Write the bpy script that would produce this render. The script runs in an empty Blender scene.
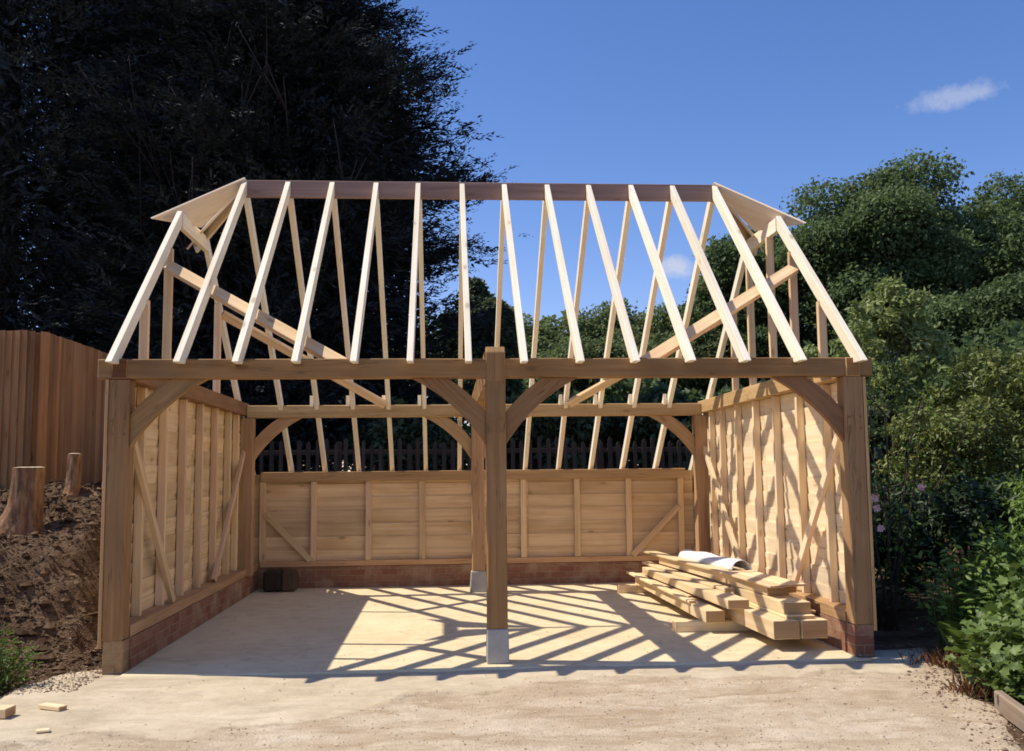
import bpy, bmesh, math, random
import numpy as np
from mathutils import Vector, Matrix
random.seed(7)
RNG = np.random.default_rng(11)
scene = bpy.context.scene
COL = scene.collection
R = math.radians

# ------------------------------------------------------------------ helpers
def tag(o, label=None, cat=None, group=None, kind=None):
    if label: o['label'] = label
    if cat: o['category'] = cat
    if group: o['group'] = group
    if kind: o['kind'] = kind
    return o

def empty(name, loc=(0, 0, 0), label=None, cat=None, group=None):
    o = bpy.data.objects.new(name, None)
    o.empty_display_size = .2
    COL.objects.link(o)
    o.location = loc
    return tag(o, label, cat, group)

def link(name, me, mat, parent=None):
    o = bpy.data.objects.new(name, me)
    COL.objects.link(o)
    if mat is not None and not me.materials: me.materials.append(mat)
    if parent is not None: o.parent = parent
    return o

class MB:
    """collects polygons with uv in metres; build() makes ONE mesh object"""
    def __init__(s): s.v = []; s.f = []; s.uv = []
    def poly(s, pts, uvs):
        i = len(s.v); s.v += [tuple(p) for p in pts]
        s.f.append(tuple(range(i, i + len(pts)))); s.uv.append(uvs)
    def hexa(s, c, L):
        """8 corners: 0-3 start ring, 4-7 end ring (ccw seen from start)"""
        i = len(s.v); s.v += [tuple(p) for p in c]
        c = [Vector(p) for p in c]
        a = [(c[(k + 1) % 4] - c[k]).length for k in range(4)]
        acc = [0, a[0], a[0] + a[1], a[0] + a[1] + a[2], sum(a)]
        u0 = random.uniform(0, 3)
        for k in range(4):
            j = (k + 1) % 4
            s.f.append((i + k, i + 4 + k, i + 4 + j, i + j))
            s.uv.append([(u0, acc[k]), (u0 + L, acc[k]), (u0 + L, acc[k + 1]), (u0, acc[k + 1])])
        e = [(50 + x * .05, y) for x, y in ((0, 0), (0, a[1]), (a[0], a[1]), (a[0], 0))]
        s.f.append((i, i + 1, i + 2, i + 3)); s.uv.append([(50, 0), (50 + .02, 0), (50 + .02, a[1]), (50, a[1])])
        s.f.append((i + 7, i + 6, i + 5, i + 4)); s.uv.append([(51, 0), (51.02, 0), (51.02, a[1]), (51, a[1])])
        return s
    def beam(s, p0, p1, w, h, up=(0, 0, 1), e0=None, e1=None):
        """box from p0 to p1 (axis through centre); w across, h along 'up'"""
        p0 = Vector(p0); p1 = Vector(p1); d = (p1 - p0); L = d.length; d.normalize()
        up = Vector(up); side = d.cross(up).normalized(); up = side.cross(d).normalized()
        ring = [(-1, -1), (1, -1), (1, 1), (-1, 1)]
        c = [p0 + side * (a * w / 2) + up * (b * h / 2) for a, b in ring] + [p1 + side * (a * w / 2) + up * (b * h / 2) for a, b in ring]
        return s.hexa(c, L)
    def box(s, x0, x1, y0, y1, z0, z1):
        """axis box; grain along its longest side"""
        D = (x1 - x0, y1 - y0, z1 - z0); k = D.index(max(D)); m = ((x0 + x1) / 2, (y0 + y1) / 2, (z0 + z1) / 2)
        if k == 0: return s.beam((x0, m[1], m[2]), (x1, m[1], m[2]), D[1], D[2])
        if k == 1: return s.beam((m[0], y0, m[2]), (m[0], y1, m[2]), D[0], D[2])
        return s.beam((m[0], m[1], z0), (m[0], m[1], z1), D[0], D[1], up=(0, 1, 0))
    def prism_x(s, prof, x0, x1, g=(0, 1)):
        """profile of (y,z) points, extruded along x; grain along g in the profile plane"""
        n = len(prof); g = Vector(g).normalized(); q = Vector((-g.y, g.x))
        uv = lambda y, z, off: (g.x * y + g.y * z + off[0], q.x * y + q.y * z + off[1])
        o1 = (random.uniform(0, 5), random.uniform(0, 5)); o2 = (o1[0], o1[1] + .3)
        s.poly([(x0, y, z) for y, z in prof], [uv(y, z, o1) for y, z in prof])
        s.poly([(x1, y, z) for y, z in reversed(prof)], [uv(y, z, o2) for y, z in reversed(prof)])
        for k in range(n):
            (ya, za), (yb, zb) = prof[k], prof[(k + 1) % n]
            ua = uv(ya, za, o1)[0]; ub = uv(yb, zb, o1)[0]
            if abs(ua - ub) < .02: ub = ua + .01
            vv = 7 + k * .37
            s.poly([(x0, ya, za), (x1, ya, za), (x1, yb, zb), (x0, yb, zb)], [(ua, vv), (ua, vv + x1 - x0), (ub, vv + x1 - x0), (ub, vv)])
        return s
    def prism_y(s, prof, y0, y1, g=(1, 0)):
        n0 = len(s.v); s.prism_x(prof, y0, y1, g)
        for k in range(n0, len(s.v)):
            y, a, b = s.v[k]; s.v[k] = (a, y, b)
        return s
    def build(s, name, mat, parent=None, bevel=.005, merge=True, smooth=False):
        me = bpy.data.meshes.new(name)
        me.from_pydata(s.v, [], s.f)
        ul = me.uv_layers.new(name='UVMap')
        flat = [c for f in s.uv for p in f for c in p]
        ul.data.foreach_set('uv', flat)
        bm = bmesh.new(); bm.from_mesh(me)
        if merge: bmesh.ops.remove_doubles(bm, verts=bm.verts, dist=1e-5)
        bmesh.ops.recalc_face_normals(bm, faces=bm.faces)
        bm.to_mesh(me); bm.free()
        if smooth:
            for p in me.polygons: p.use_smooth = True
        o = link(name, me, mat, parent)
        if bevel:
            m = o.modifiers.new('edge', 'BEVEL'); m.width = bevel; m.segments = 1; m.limit_method = 'ANGLE'; m.angle_limit = R(40)
        return o

def rough(o, amp, cuts, scale=3.0):
    """subdivide along the length and let faces wander a little, like sawn oak"""
    me = o.data; bm = bmesh.new(); bm.from_mesh(me)
    es = [e for e in bm.edges if e.calc_length() > .5]
    bmesh.ops.subdivide_edges(bm, edges=es, cuts=cuts, use_grid_fill=True)
    from mathutils import noise
    off = Vector((random.uniform(0, 99), random.uniform(0, 99), 0))
    for v in bm.verts:
        n = noise.noise_vector(v.co * scale + off)
        v.co += Vector(n) * amp
    bm.to_mesh(me); bm.free()
    return o

def tube_mesh(paths, name, mat, parent=None, sides=7, cap=True, smooth=True):
    """paths: list of (points, radii) -> one mesh"""
    V = []; F = []; UV = []
    for pts, rad in paths:
        pts = [Vector(p) for p in pts]; base = len(V); L = 0
        ref = Vector((.31, .83, .47)).normalized()
        for k, p in enumerate(pts):
            d = (pts[min(k + 1, len(pts) - 1)] - pts[max(k - 1, 0)]).normalized()
            a = d.cross(ref)
            if a.length < .1: a = d.cross(Vector((1, 0, 0)))
            a.normalize(); b = d.cross(a)
            for j in range(sides):
                t = 2 * math.pi * j / sides
                V.append(p + (a * math.cos(t) + b * math.sin(t)) * rad[k])
        for k in range(len(pts) - 1):
            L1 = L + (pts[k + 1] - pts[k]).length
            for j in range(sides):
                j2 = (j + 1) % sides
                F.append((base + k * sides + j, base + k * sides + j2, base + (k + 1) * sides + j2, base + (k + 1) * sides + j))
                c = 2 * math.pi * rad[k] / sides
                UV += [(L, j * c), (L, (j + 1) * c), (L1, (j + 1) * c), (L1, j * c)]
            L = L1
        if cap:
            F.append(tuple(base + (len(pts) - 1) * sides + j for j in range(sides))); UV += [(0, 0)] * sides
            F.append(tuple(base + j for j in reversed(range(sides)))); UV += [(0, 0)] * sides
    me = bpy.data.meshes.new(name); me.from_pydata([tuple(v) for v in V], [], F)
    ul = me.uv_layers.new(name='UVMap'); ul.data.foreach_set('uv', [c for p in UV for c in p])
    if smooth: me.polygons.foreach_set('use_smooth', [True] * len(F))
    return link(name, me, mat, parent)

def unit(a): return a / np.maximum(np.linalg.norm(a, axis=-1, keepdims=True), 1e-9)

TPL_DIAMOND = (np.array([(0, 0, 0), (-.5, .42, .1), (0, 1, -.06), (.5, .42, .1)]), [(0, 1, 2), (0, 2, 3)])
TPL_LEAF = (np.array([(0, 0, 0), (-.36, .22, .07), (-.46, .55, .07), (0, 1, -.1), (.46, .55, .07), (.36, .22, .07), (0, .5, -.02)]),
            [(0, 1, 6), (1, 2, 6), (2, 3, 6), (3, 4, 6), (4, 5, 6), (5, 0, 6)])
def lobed():
    v = [(0, 0, 0)]; n = 15
    for k in range(n):
        t = -math.pi / 2 + .35 + (2 * math.pi - .7) * k / (n - 1); r = .55 if k % 3 == 1 else (.40 if k % 3 == 0 else .36)
        v.append((math.cos(t) * r, .45 + math.sin(t) * r, .05 * math.cos(3 * t)))
    v.append((0, .45, -.07))
    f = [(n + 1, k, k + 1) for k in range(1, n)] + [(n + 1, n, 0), (n + 1, 0, 1)]
    return (np.array(v), f)
TPL_LOBED = lobed()

def leaf_mesh(name, P, D, N, length, width, mat, parent=None, tpl=TPL_DIAMOND, tint=None):
    """P base points, D growth direction, N facing normal, per-leaf length and width"""
    n = len(P); D = unit(D); S = unit(np.cross(D, N) + 1e-6); N2 = np.cross(S, D)
    T, F = tpl; m = len(T)
    length = np.broadcast_to(length, (n,)); width = np.broadcast_to(width, (n,))
    V = (P[:, None, :] + S[:, None, :] * (T[None, :, 0:1] * width[:, None, None]) + D[:, None, :] * (T[None, :, 1:2] * length[:, None, None])
         + N2[:, None, :] * (T[None, :, 2:3] * length[:, None, None])).reshape(-1, 3)
    F = np.array(F); nf = len(F)
    I = (np.arange(n)[:, None, None] * m + F[None]).reshape(-1)
    me = bpy.data.meshes.new(name)
    me.vertices.add(len(V)); me.vertices.foreach_set('co', V.astype(np.float32).ravel())
    me.loops.add(len(I)); me.loops.foreach_set('vertex_index', I.astype(np.int32))
    me.polygons.add(n * nf); me.polygons.foreach_set('loop_start', np.arange(0, len(I), 3, dtype=np.int32))
    me.update(calc_edges=True)
    if tint is None: tint = RNG.random(n)
    at = me.attributes.new('tint', 'FLOAT', 'POINT'); at.data.foreach_set('value', np.repeat(tint, m).astype(np.float32))
    return link(name, me, mat, parent)

# ------------------------------------------------------------------ materials
class NT:
    def __init__(s, name, tree=None):
        if tree is None:
            s.m = bpy.data.materials.new(name); s.m.use_nodes = True; tree = s.m.node_tree
        s.t = tree; s.t.nodes.clear()
    def n(s, typ, ins=None, **kw):
        nd = s.t.nodes.new(typ)
        for k, v in kw.items(): setattr(nd, k, v)
        for k, v in (ins or {}).items():
            if isinstance(v, bpy.types.NodeSocket): s.t.links.new(v, nd.inputs[k])
            elif v is not None: nd.inputs[k].default_value = v
        return nd
    def ramp(s, fac, stops, interp='LINEAR'):
        nd = s.t.nodes.new('ShaderNodeValToRGB'); cr = nd.color_ramp; cr.interpolation = interp
        while len(cr.elements) < len(stops): cr.elements.new(.5)
        for e, (p, c) in zip(cr.elements, stops):
            e.position = p; e.color = c if len(c) == 4 else (*c, 1)
        s.t.links.new(fac, nd.inputs[0]); return nd.outputs[0]
    def mix(s, a, b, fac, mode='MIX'):
        nd = s.t.nodes.new('ShaderNodeMix'); nd.data_type = 'RGBA'; nd.blend_type = mode
        for sock, v in ((nd.inputs[0], fac), (nd.inputs[6], a), (nd.inputs[7], b)):
            if isinstance(v, bpy.types.NodeSocket): s.t.links.new(v, sock)
            elif isinstance(v, (int, float)): sock.default_value = v
            else: sock.default_value = (*v, 1) if len(v) == 3 else v
        return nd.outputs[2]
    def math(s, op, a, b=None, c=None):
        nd = s.t.nodes.new('ShaderNodeMath'); nd.operation = op
        for i, v in enumerate((a, b, c)):
            if isinstance(v, bpy.types.NodeSocket): s.t.links.new(v, nd.inputs[i])
            elif v is not None: nd.inputs[i].default_value = v
        return nd.outputs[0]
    def noise(s, vec, scale, detail=4, rough=.55, dist=0):
        return s.n('ShaderNodeTexNoise', {'Vector': vec, 'Scale': scale, 'Detail': detail, 'Roughness': rough, 'Distortion': dist}).outputs['Fac']
    def out(s, bsdf):
        o = s.n('ShaderNodeOutputMaterial', {'Surface': bsdf}); return s.m

def wood(name, light, mid, dark, var=.22, knots=1.0, rough=.75, weather=0.0, wcol=(.3, .27, .23), checks=0.0, blotch=.5):
    t = NT(name)
    uv = t.n('ShaderNodeTexCoord').outputs['UV']
    obj = t.n('ShaderNodeTexCoord').outputs['Object']
    rnd = t.n('ShaderNodeObjectInfo').outputs['Random']
    isl = t.n('ShaderNodeNewGeometry').outputs['Random Per Island']
    off = t.math('ADD', t.math('MULTIPLY', rnd, 37.0), t.math('MULTIPLY', isl, 53.0))
    offv = t.n('ShaderNodeCombineXYZ', {'X': off, 'Y': t.math('MULTIPLY', off, 1.7)}).outputs[0]
    v = t.n('ShaderNodeVectorMath', {0: uv, 1: offv}, operation='ADD').outputs[0]
    # knots: cells in a stretched space
    kv = t.n('ShaderNodeMapping', {'Vector': v, 'Scale': (2.6, 6.5, 1)}).outputs[0]
    vor = t.n('ShaderNodeTexVoronoi', {'Vector': kv, 'Scale': 1.0, 'Randomness': 1.0})
    kd = vor.outputs['Distance']
    kgate = t.math('GREATER_THAN', t.n('ShaderNodeSeparateColor', {0: vor.outputs['Color']}).outputs[0], .55)
    kn = t.math('MULTIPLY', t.ramp(kd, [(0, (1, 1, 1)), (.09, (.9, .9, .9)), (.17, (0, 0, 0))]), kgate)
    halo = t.math('MULTIPLY', t.ramp(kd, [(0, (1, 1, 1)), (.45, (0, 0, 0))]), kgate)
    # grain, bent round the knots
    warp = t.n('ShaderNodeCombineXYZ', {'X': 0.0, 'Y': t.math('MULTIPLY', halo, .02)}).outputs[0]
    v2 = t.n('ShaderNodeVectorMath', {0: v, 1: warp}, operation='ADD').outputs[0]
    g1 = t.noise(t.n('ShaderNodeMapping', {'Vector': v2, 'Scale': (.7, 22, 1)}).outputs[0], 1.0, 5, .6, .6)
    g2 = t.noise(t.n('ShaderNodeMapping', {'Vector': v2, 'Scale': (3.5, 150, 1)}).outputs[0], 1.0, 3, .6)
    blot = t.noise(t.n('ShaderNodeMapping', {'Vector': v, 'Scale': (1.1, 2.6, 1)}).outputs[0], 1.0, 3, .5)
    c = t.ramp(g1, [(.28, dark), (.47, mid), (.66, light)])
    c = t.mix(c, mid, t.math('MULTIPLY', g2, .45))
    c = t.mix(c, dark, t.math('MULTIPLY', t.ramp(blot, [(.45, (0, 0, 0)), (.72, (1, 1, 1))]), blotch))
    kc = tuple(x * .42 for x in dark)
    c = t.mix(c, kc, t.math('MULTIPLY', kn, .75 * knots))
    c = t.mix(c, dark, t.math('MULTIPLY', halo, .35 * knots))
    if checks:
        ck = t.noise(t.n('ShaderNodeMapping', {'Vector': v2, 'Scale': (.9, 26, 1)}).outputs[0], 1.0, 2, .5)
        ck = t.ramp(t.math('ABSOLUTE', t.math('SUBTRACT', ck, .5)), [(.004, (1, 1, 1)), (.016, (0, 0, 0))])
        gt = t.ramp(t.noise(t.n('ShaderNodeMapping', {'Vector': v, 'Scale': (1.3, 5, 1)}).outputs[0], 1.0, 2), [(.5, (0, 0, 0)), (.56, (1, 1, 1))])
        c = t.mix(c, tuple(x * .22 for x in dark), t.math('MULTIPLY', t.math('MULTIPLY', ck, gt), .8 * checks))
        st = t.ramp(t.noise(t.n('ShaderNodeMapping', {'Vector': v, 'Scale': (.5, 9, 1)}).outputs[0], 1.0, 5, .7), [(.5, (0, 0, 0)), (.7, (1, 1, 1))])
        c = t.mix(c, tuple(x * .55 for x in mid), t.math('MULTIPLY', st, .55 * checks))
    if weather:
        w = t.ramp(t.noise(obj, 1.6, 4), [(.4, (0, 0, 0)), (.7, (1, 1, 1))])
        c = t.mix(c, wcol, t.math('MULTIPLY', w, weather))
    r2 = t.math('FRACT', t.math('ADD', t.math('MULTIPLY', rnd, 3.7), isl))
    val = t.math('ADD', 1 - var / 2, t.math('MULTIPLY', r2, var))
    c = t.n('ShaderNodeHueSaturation', {'Hue': t.math('ADD', .492, t.math('MULTIPLY', rnd, .016)), 'Value': val, 'Color': c}).outputs[0]
    # darker end grain, with the unlit ends' shade painted in: end faces carry u > 40
    endg = t.math('MULTIPLY', t.math('GREATER_THAN', t.n('ShaderNodeSeparateXYZ', {0: uv}).outputs[0], 40.0), .85)
    c = t.mix(c, (.5, .38, .28), endg, 'MULTIPLY')
    h = t.math('ADD', t.math('MULTIPLY', g1, .6), t.math('MULTIPLY', g2, .4))
    b = t.n('ShaderNodeBump', {'Height': h, 'Strength': .25, 'Distance': .004}).outputs[0]
    p = t.n('ShaderNodeBsdfPrincipled', {'Base Color': c, 'Roughness': rough, 'Normal': b, 'Specular IOR Level': .25})
    return t.out(p.outputs[0])

M = {}
M['rafter'] = wood('rafter_pine', (.97, .90, .73), (.94, .83, .63), (.82, .64, .41), .14, 1.0)
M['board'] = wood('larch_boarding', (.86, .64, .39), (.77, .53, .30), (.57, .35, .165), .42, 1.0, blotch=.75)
M['board_sunlit'] = wood('sunlit_larch_boarding', (.96, .80, .57), (.90, .71, .47), (.72, .50, .27), .3, 1.0, blotch=.6)  # right wall boards: sunlight put into a paler copy of the larch
M['stud_sunlit'] = wood('sunlit_stud_pine', (.94, .76, .52), (.87, .67, .42), (.68, .46, .23), .22, .9)  # right wall studs and braces: pine colour lifted to carry the sunlight
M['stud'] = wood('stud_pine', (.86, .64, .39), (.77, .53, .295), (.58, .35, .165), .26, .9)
M['oak'] = wood('green_oak', (.39, .215, .09), (.31, .16, .063), (.19, .09, .034), .25, .8, weather=.55, wcol=(.26, .165, .08), checks=1.0, blotch=.8)
M['oak_mid'] = wood('mid_oak', (.46, .28, .135), (.38, .215, .095), (.26, .135, .055), .2, .8, weather=.5, wcol=(.36, .24, .12), checks=.9, blotch=.7)  # lighter oak tone for the right front post
M['oak_pale'] = wood('pale_oak', (.66, .43, .22), (.56, .345, .16), (.40, .225, .095), .25, .7, checks=.6)
M['ridge'] = wood('ridge_pine', (.38, .25, .20), (.31, .20, .155), (.22, .13, .10), .1, .6)
M['stack'] = wood('stacked_timber', (.92, .72, .46), (.83, .61, .35), (.68, .45, .22), .3, .9)
M['ply'] = wood('pale_board', (.86, .72, .53), (.80, .65, .46), (.68, .5, .32), .08, .5)
M['fence'] = wood('fence_board', (.44, .225, .092), (.35, .165, .064), (.2, .088, .035), .6, .8, weather=.3, wcol=(.32, .20, .11))
M['grey_fence'] = wood('weathered_paling', (.085, .06, .045), (.065, .045, .034), (.045, .03, .023), .4, .4)
M['sleeper'] = wood('sleeper_wood', (.36, .27, .18), (.29, .21, .135), (.17, .12, .08), .2, .4, weather=.5)

def brick_mat(name='red_brick', c1=(.25, .11, .065, 1), c2=(.36, .19, .115, 1), mo=(.35, .255, .165, 1), dust=.65):
    t = NT(name)
    uv = t.n('ShaderNodeTexCoord').outputs['UV']
    obj = t.n('ShaderNodeTexCoord').outputs['Object']
    bt = t.n('ShaderNodeTexBrick', {'Vector': uv, 'Color1': c1, 'Color2': c2, 'Mortar': mo, 'Scale': 1.0,
             'Mortar Size': .005, 'Mortar Smooth': .2, 'Bias': -.1, 'Brick Width': .225, 'Row Height': .0833})
    n = t.noise(obj, 26, 4)
    c = t.mix(bt.outputs['Color'], (.22, .09, .06), t.math('MULTIPLY', t.ramp(n, [(.4, (0, 0, 0)), (.7, (1, 1, 1))]), .6))
    d = t.ramp(t.noise(obj, 3.2, 4), [(.48, (0, 0, 0)), (.72, (1, 1, 1))])
    c = t.mix(c, (.50, .38, .25) if dust < .7 else (.40, .28, .13), t.math('MULTIPLY', d, dust))
    h = t.math('SUBTRACT', t.math('MULTIPLY', n, .3), bt.outputs['Fac'])
    b = t.n('ShaderNodeBump', {'Height': h, 'Strength': .6, 'Distance': .006}).outputs[0]
    p = t.n('ShaderNodeBsdfPrincipled', {'Base Color': c, 'Roughness': .9, 'Normal': b, 'Specular IOR Level': .15})
    return t.out(p.outputs[0])
M['brick'] = brick_mat()
M['brick_dusty'] = brick_mat('dusty_brick', (.34, .205, .10, 1), (.40, .25, .125, 1), (.40, .28, .16, 1), .9)

def rocky(name, stops, scale, bump=.5, dist=.01, rough=.95, sc2=None):
    t = NT(name); obj = t.n('ShaderNodeTexCoord').outputs['Object']
    a = t.noise(obj, scale, 8, .65); bb = t.noise(obj, (sc2 or scale * 14), 4, .6)
    c = t.ramp(t.math('ADD', t.math('MULTIPLY', a, .65), t.math('MULTIPLY', bb, .35)), stops)
    h = t.math('ADD', a, t.math('MULTIPLY', bb, .5))
    b = t.n('ShaderNodeBump', {'Height': h, 'Strength': bump, 'Distance': dist}).outputs[0]
    p = t.n('ShaderNodeBsdfPrincipled', {'Base Color': c, 'Roughness': rough, 'Normal': b, 'Specular IOR Level': .15})
    return t.out(p.outputs[0])
M['concrete'] = rocky('pad_concrete', [(.3, (.34, .31, .27)), (.55, (.46, .43, .38)), (.75, (.54, .51, .46))], 5, .4)
M['soil'] = rocky('bank_soil', [(.28, (.04, .024, .015)), (.48, (.085, .055, .034)), (.62, (.15, .105, .07)), (.8, (.26, .19, .13))], 3.2, 1.0, .05, sc2=30)
M['bark'] = rocky('tree_bark', [(.3, (.05, .038, .03)), (.55, (.10, .075, .058)), (.8, (.19, .15, .115))], 9, 1.0, .03)
M['stump_bark_'] = rocky('stump_bark', [(.3, (.10, .062, .04)), (.5, (.21, .125, .075)), (.75, (.36, .24, .15))], 8, 1.0, .03)
M['dead'] = rocky('bare_branch_bark', [(.3, (.034, .026, .026)), (.7, (.07, .052, .05))], 6, .5)
M['stone'] = rocky('pebble_stone', [(.3, (.28, .22, .15)), (.5, (.45, .37, .27)), (.75, (.62, .54, .42))], 9, .3, .003)
M['litter'] = rocky('leaf_litter_flakes', [(.3, (.09, .055, .03)), (.5, (.2, .13, .075)), (.75, (.42, .31, .2))], 16, .2)
M['brown_box'] = rocky('brown_block', [(.3, (.08, .05, .032)), (.6, (.13, .085, .055)), (.8, (.18, .12, .08))], 6, .3)
M['dark_box'] = rocky('dark_block', [(.3, (.035, .024, .018)), (.6, (.06, .043, .032)), (.8, (.09, .066, .05))], 6, .3)

def stump_mat():
    t = NT('rough_stump_bark'); obj = t.n('ShaderNodeTexCoord').outputs['Object']
    a = t.noise(t.n('ShaderNodeMapping', {'Vector': obj, 'Scale': (22, 22, 4)}).outputs[0], 1.0, 6, .65); b = t.noise(obj, 5, 4)
    c = t.ramp(a, [(.34, (.09, .05, .03)), (.5, (.24, .135, .075)), (.66, (.44, .29, .17))]); c = t.mix(c, (.30, .15, .08), t.ramp(b, [(.45, (0, 0, 0)), (.6, (.7, .7, .7))]))
    bp = t.n('ShaderNodeBump', {'Height': a, 'Strength': 1.0, 'Distance': .04}).outputs[0]
    return t.out(t.n('ShaderNodeBsdfPrincipled', {'Base Color': c, 'Roughness': .9, 'Normal': bp, 'Specular IOR Level': .1}).outputs[0])
M['stump_bark'] = stump_mat()

def simple(name, col, rough=.6, spec=.3):
    t = NT(name); obj = t.n('ShaderNodeTexCoord').outputs['Object']
    n = t.noise(obj, 14, 4)
    c = t.mix(tuple(x * .88 for x in col), col, n)
    return t.out(t.n('ShaderNodeBsdfPrincipled', {'Base Color': c, 'Roughness': rough, 'Specular IOR Level': spec}).outputs[0])
M['white'] = simple('white_sheet', (.82, .82, .80), .45)
M['strap'] = simple('black_tie', (.03, .03, .035), .6)
M['pink'] = simple('pink_petals', (.92, .56, .52), .6)

def leafmat(name, dark, mid, light, trans=.25, rough=.5, patch=.5, spec=.35):
    t = NT(name)
    tint = t.n('ShaderNodeAttribute', attribute_name='tint').outputs['Fac']
    obj = t.n('ShaderNodeTexCoord').outputs['Object']
    n = t.noise(obj, patch, 3)
    f = t.math('ADD', t.math('MULTIPLY', tint, .6), t.math('MULTIPLY', t.math('SUBTRACT', n, .3), .9))
    c = t.ramp(f, [(.1, dark), (.5, mid), (.95, light)])
    p = t.n('ShaderNodeBsdfPrincipled', {'Base Color': c, 'Roughness': rough, 'Specular IOR Level': spec})
    tr = t.n('ShaderNodeBsdfTranslucent', {'Color': t.mix(c, (.9, 1.0, .35), .25, 'MULTIPLY')})
    mx = t.n('ShaderNodeMixShader', {0: trans, 1: p.outputs[0], 2: tr.outputs[0]})
    return t.out(mx.outputs[0])
M['conifer'] = leafmat('conifer_foliage', (.022, .028, .031), (.035, .044, .047), (.055, .068, .068), .05, .65, .35, .15)
M['conifer_lit'] = leafmat('conifer_foliage_lit', (.036, .043, .046), (.060, .072, .072), (.10, .12, .11), .05, .65, .35, .15)  # paler copy of the conifer leaf, the left tree's sunlight in its colour
M['oakleaf'] = leafmat('oak_foliage', (.06, .085, .036), (.125, .175, .07), (.215, .285, .115), .4, .55, .25, .2)
M['hedge'] = leafmat('woodland_foliage', (.11, .14, .06), (.19, .235, .095), (.28, .33, .14), .42, .55, .25, .2)
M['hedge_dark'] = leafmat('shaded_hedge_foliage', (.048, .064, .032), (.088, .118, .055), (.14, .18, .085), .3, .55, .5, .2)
M['sapling'] = leafmat('sapling_foliage', (.16, .20, .06), (.28, .33, .11), (.40, .44, .19), .3, .5, .8, .25)
M['laurel'] = leafmat('glossy_bush_foliage', (.07, .092, .024), (.16, .185, .046), (.28, .285, .09), .25, .42, .9, .25)
M['geranium'] = leafmat('geranium_foliage', (.08, .12, .028), (.145, .205, .048), (.22, .29, .085), .25, .5, 2.0, .3)
M['herb'] = leafmat('leafy_perennial_foliage', (.07, .12, .02), (.145, .225, .042), (.23, .32, .075), .3, .45, 2.0, .3)
M['broad'] = leafmat('broad_leaf_foliage', (.10, .15, .03), (.17, .24, .05), (.25, .32, .085), .25, .4, 3.0, .4)
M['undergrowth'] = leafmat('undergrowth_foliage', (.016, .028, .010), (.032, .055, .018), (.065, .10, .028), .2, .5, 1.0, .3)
M['litter_leaf'] = leafmat('dead_leaf', (.05, .03, .018), (.11, .068, .04), (.27, .185, .115), .1, .8, 2.2, .1)
M['dry'] = leafmat('dry_stalks', (.16, .07, .035), (.26, .13, .065), (.40, .26, .14), .2, .7, 3.0, .2)

# ------------------------------------------------------------------ measured camera
cam_d = bpy.data.cameras.new('Camera'); cam = bpy.data.objects.new('Camera', cam_d); COL.objects.link(cam)
yaw, pitch, roll = .0685, .0984, .0104
cy, sy, cp, sp, cr, sr = math.cos(yaw), math.sin(yaw), math.cos(pitch), math.sin(pitch), math.cos(roll), math.sin(roll)
R0 = Vector((cy, -sy, 0)); F0 = Vector((sy, cy, 0)); U0 = Vector((0, 0, cp)) - F0 * sp; FW = F0 * cp + Vector((0, 0, sp))
RX = R0 * cr - U0 * sr; UP = R0 * sr + U0 * cr
cam.matrix_world = Matrix(((RX.x, UP.x, -FW.x, -.422), (RX.y, UP.y, -FW.y, -8.1793), (RX.z, UP.z, -FW.z, 1.5812), (0, 0, 0, 1)))
cam_d.sensor_fit = 'HORIZONTAL'; cam_d.sensor_width = 36; cam_d.lens = 968.9 / 1024 * 36
cam_d.clip_start = .1; cam_d.clip_end = 2000
scene.camera = cam

# ------------------------------------------------------------------ terrain
def S(t):
    t = np.clip(t, 0, 1); return t * t * (3 - 2 * t)
def vnoise(x, y, sc, seed=0):
    """cheap smooth value noise"""
    x = np.asarray(x) * sc + seed * 17.3; y = np.asarray(y) * sc + seed * 9.1
    xi = np.floor(x); yi = np.floor(y); fx = S(x - xi); fy = S(y - yi)
    h = lambda a, b: np.modf(np.abs(np.sin(a * 127.1 + b * 311.7 + seed * 3.3) * 43758.5453))[0]
    return (h(xi, yi) * (1 - fx) + h(xi + 1, yi) * fx) * (1 - fy) + (h(xi, yi + 1) * (1 - fx) + h(xi + 1, yi + 1) * fx) * fy
def height(x, y):
    x = np.asarray(x, float); y = np.asarray(y, float)
    left = S((-3.27 - x) / .75) * 1.06 * S((y - .05 - .25 * S((x + 5.2) / 1.6)) / 2.0) + .38 * S((y - 1.7) / 1.8) * S((-3.3 - x) / .7)
    back = 1.15 * S((y - 5.95) / 2.2)
    h = np.maximum(left, back)
    rough_ = (vnoise(x, y, 1.3, 1) - .5) * .26 + (vnoise(x, y, 3.7, 2) - .5) * .17 + (vnoise(x, y, 8, 3) - .5) * .09
    m = S((h - .02) / .25)
    right = .10 * S((x - 3.75) / .8) * S((y + 3.5) / 1.0)
    return -.05 + h + rough_ * m + right
def hz(x, y): return float(height(x, y))

def grid(name, xs, ys, zf, mat, attr=None, smooth=True):
    X, Y = np.meshgrid(xs, ys); Z = zf(X, Y)
    V = np.stack([X, Y, Z], -1).reshape(-1, 3); nx, ny = len(xs), len(ys)
    i = (np.arange(ny - 1)[:, None] * nx + np.arange(nx - 1)[None]).reshape(-1)
    F = np.stack([i, i + 1, i + 1 + nx, i + nx], -1)
    me = bpy.data.meshes.new(name); me.from_pydata(V.tolist(), [], F.tolist())
    if smooth: me.polygons.foreach_set('use_smooth', [True] * len(F))
    if attr is not None:
        a = me.attributes.new(attr[0], 'FLOAT', 'POINT'); a.data.foreach_set('value', attr[1](X, Y).astype(np.float32).ravel())
    return link(name, me, mat)

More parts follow.
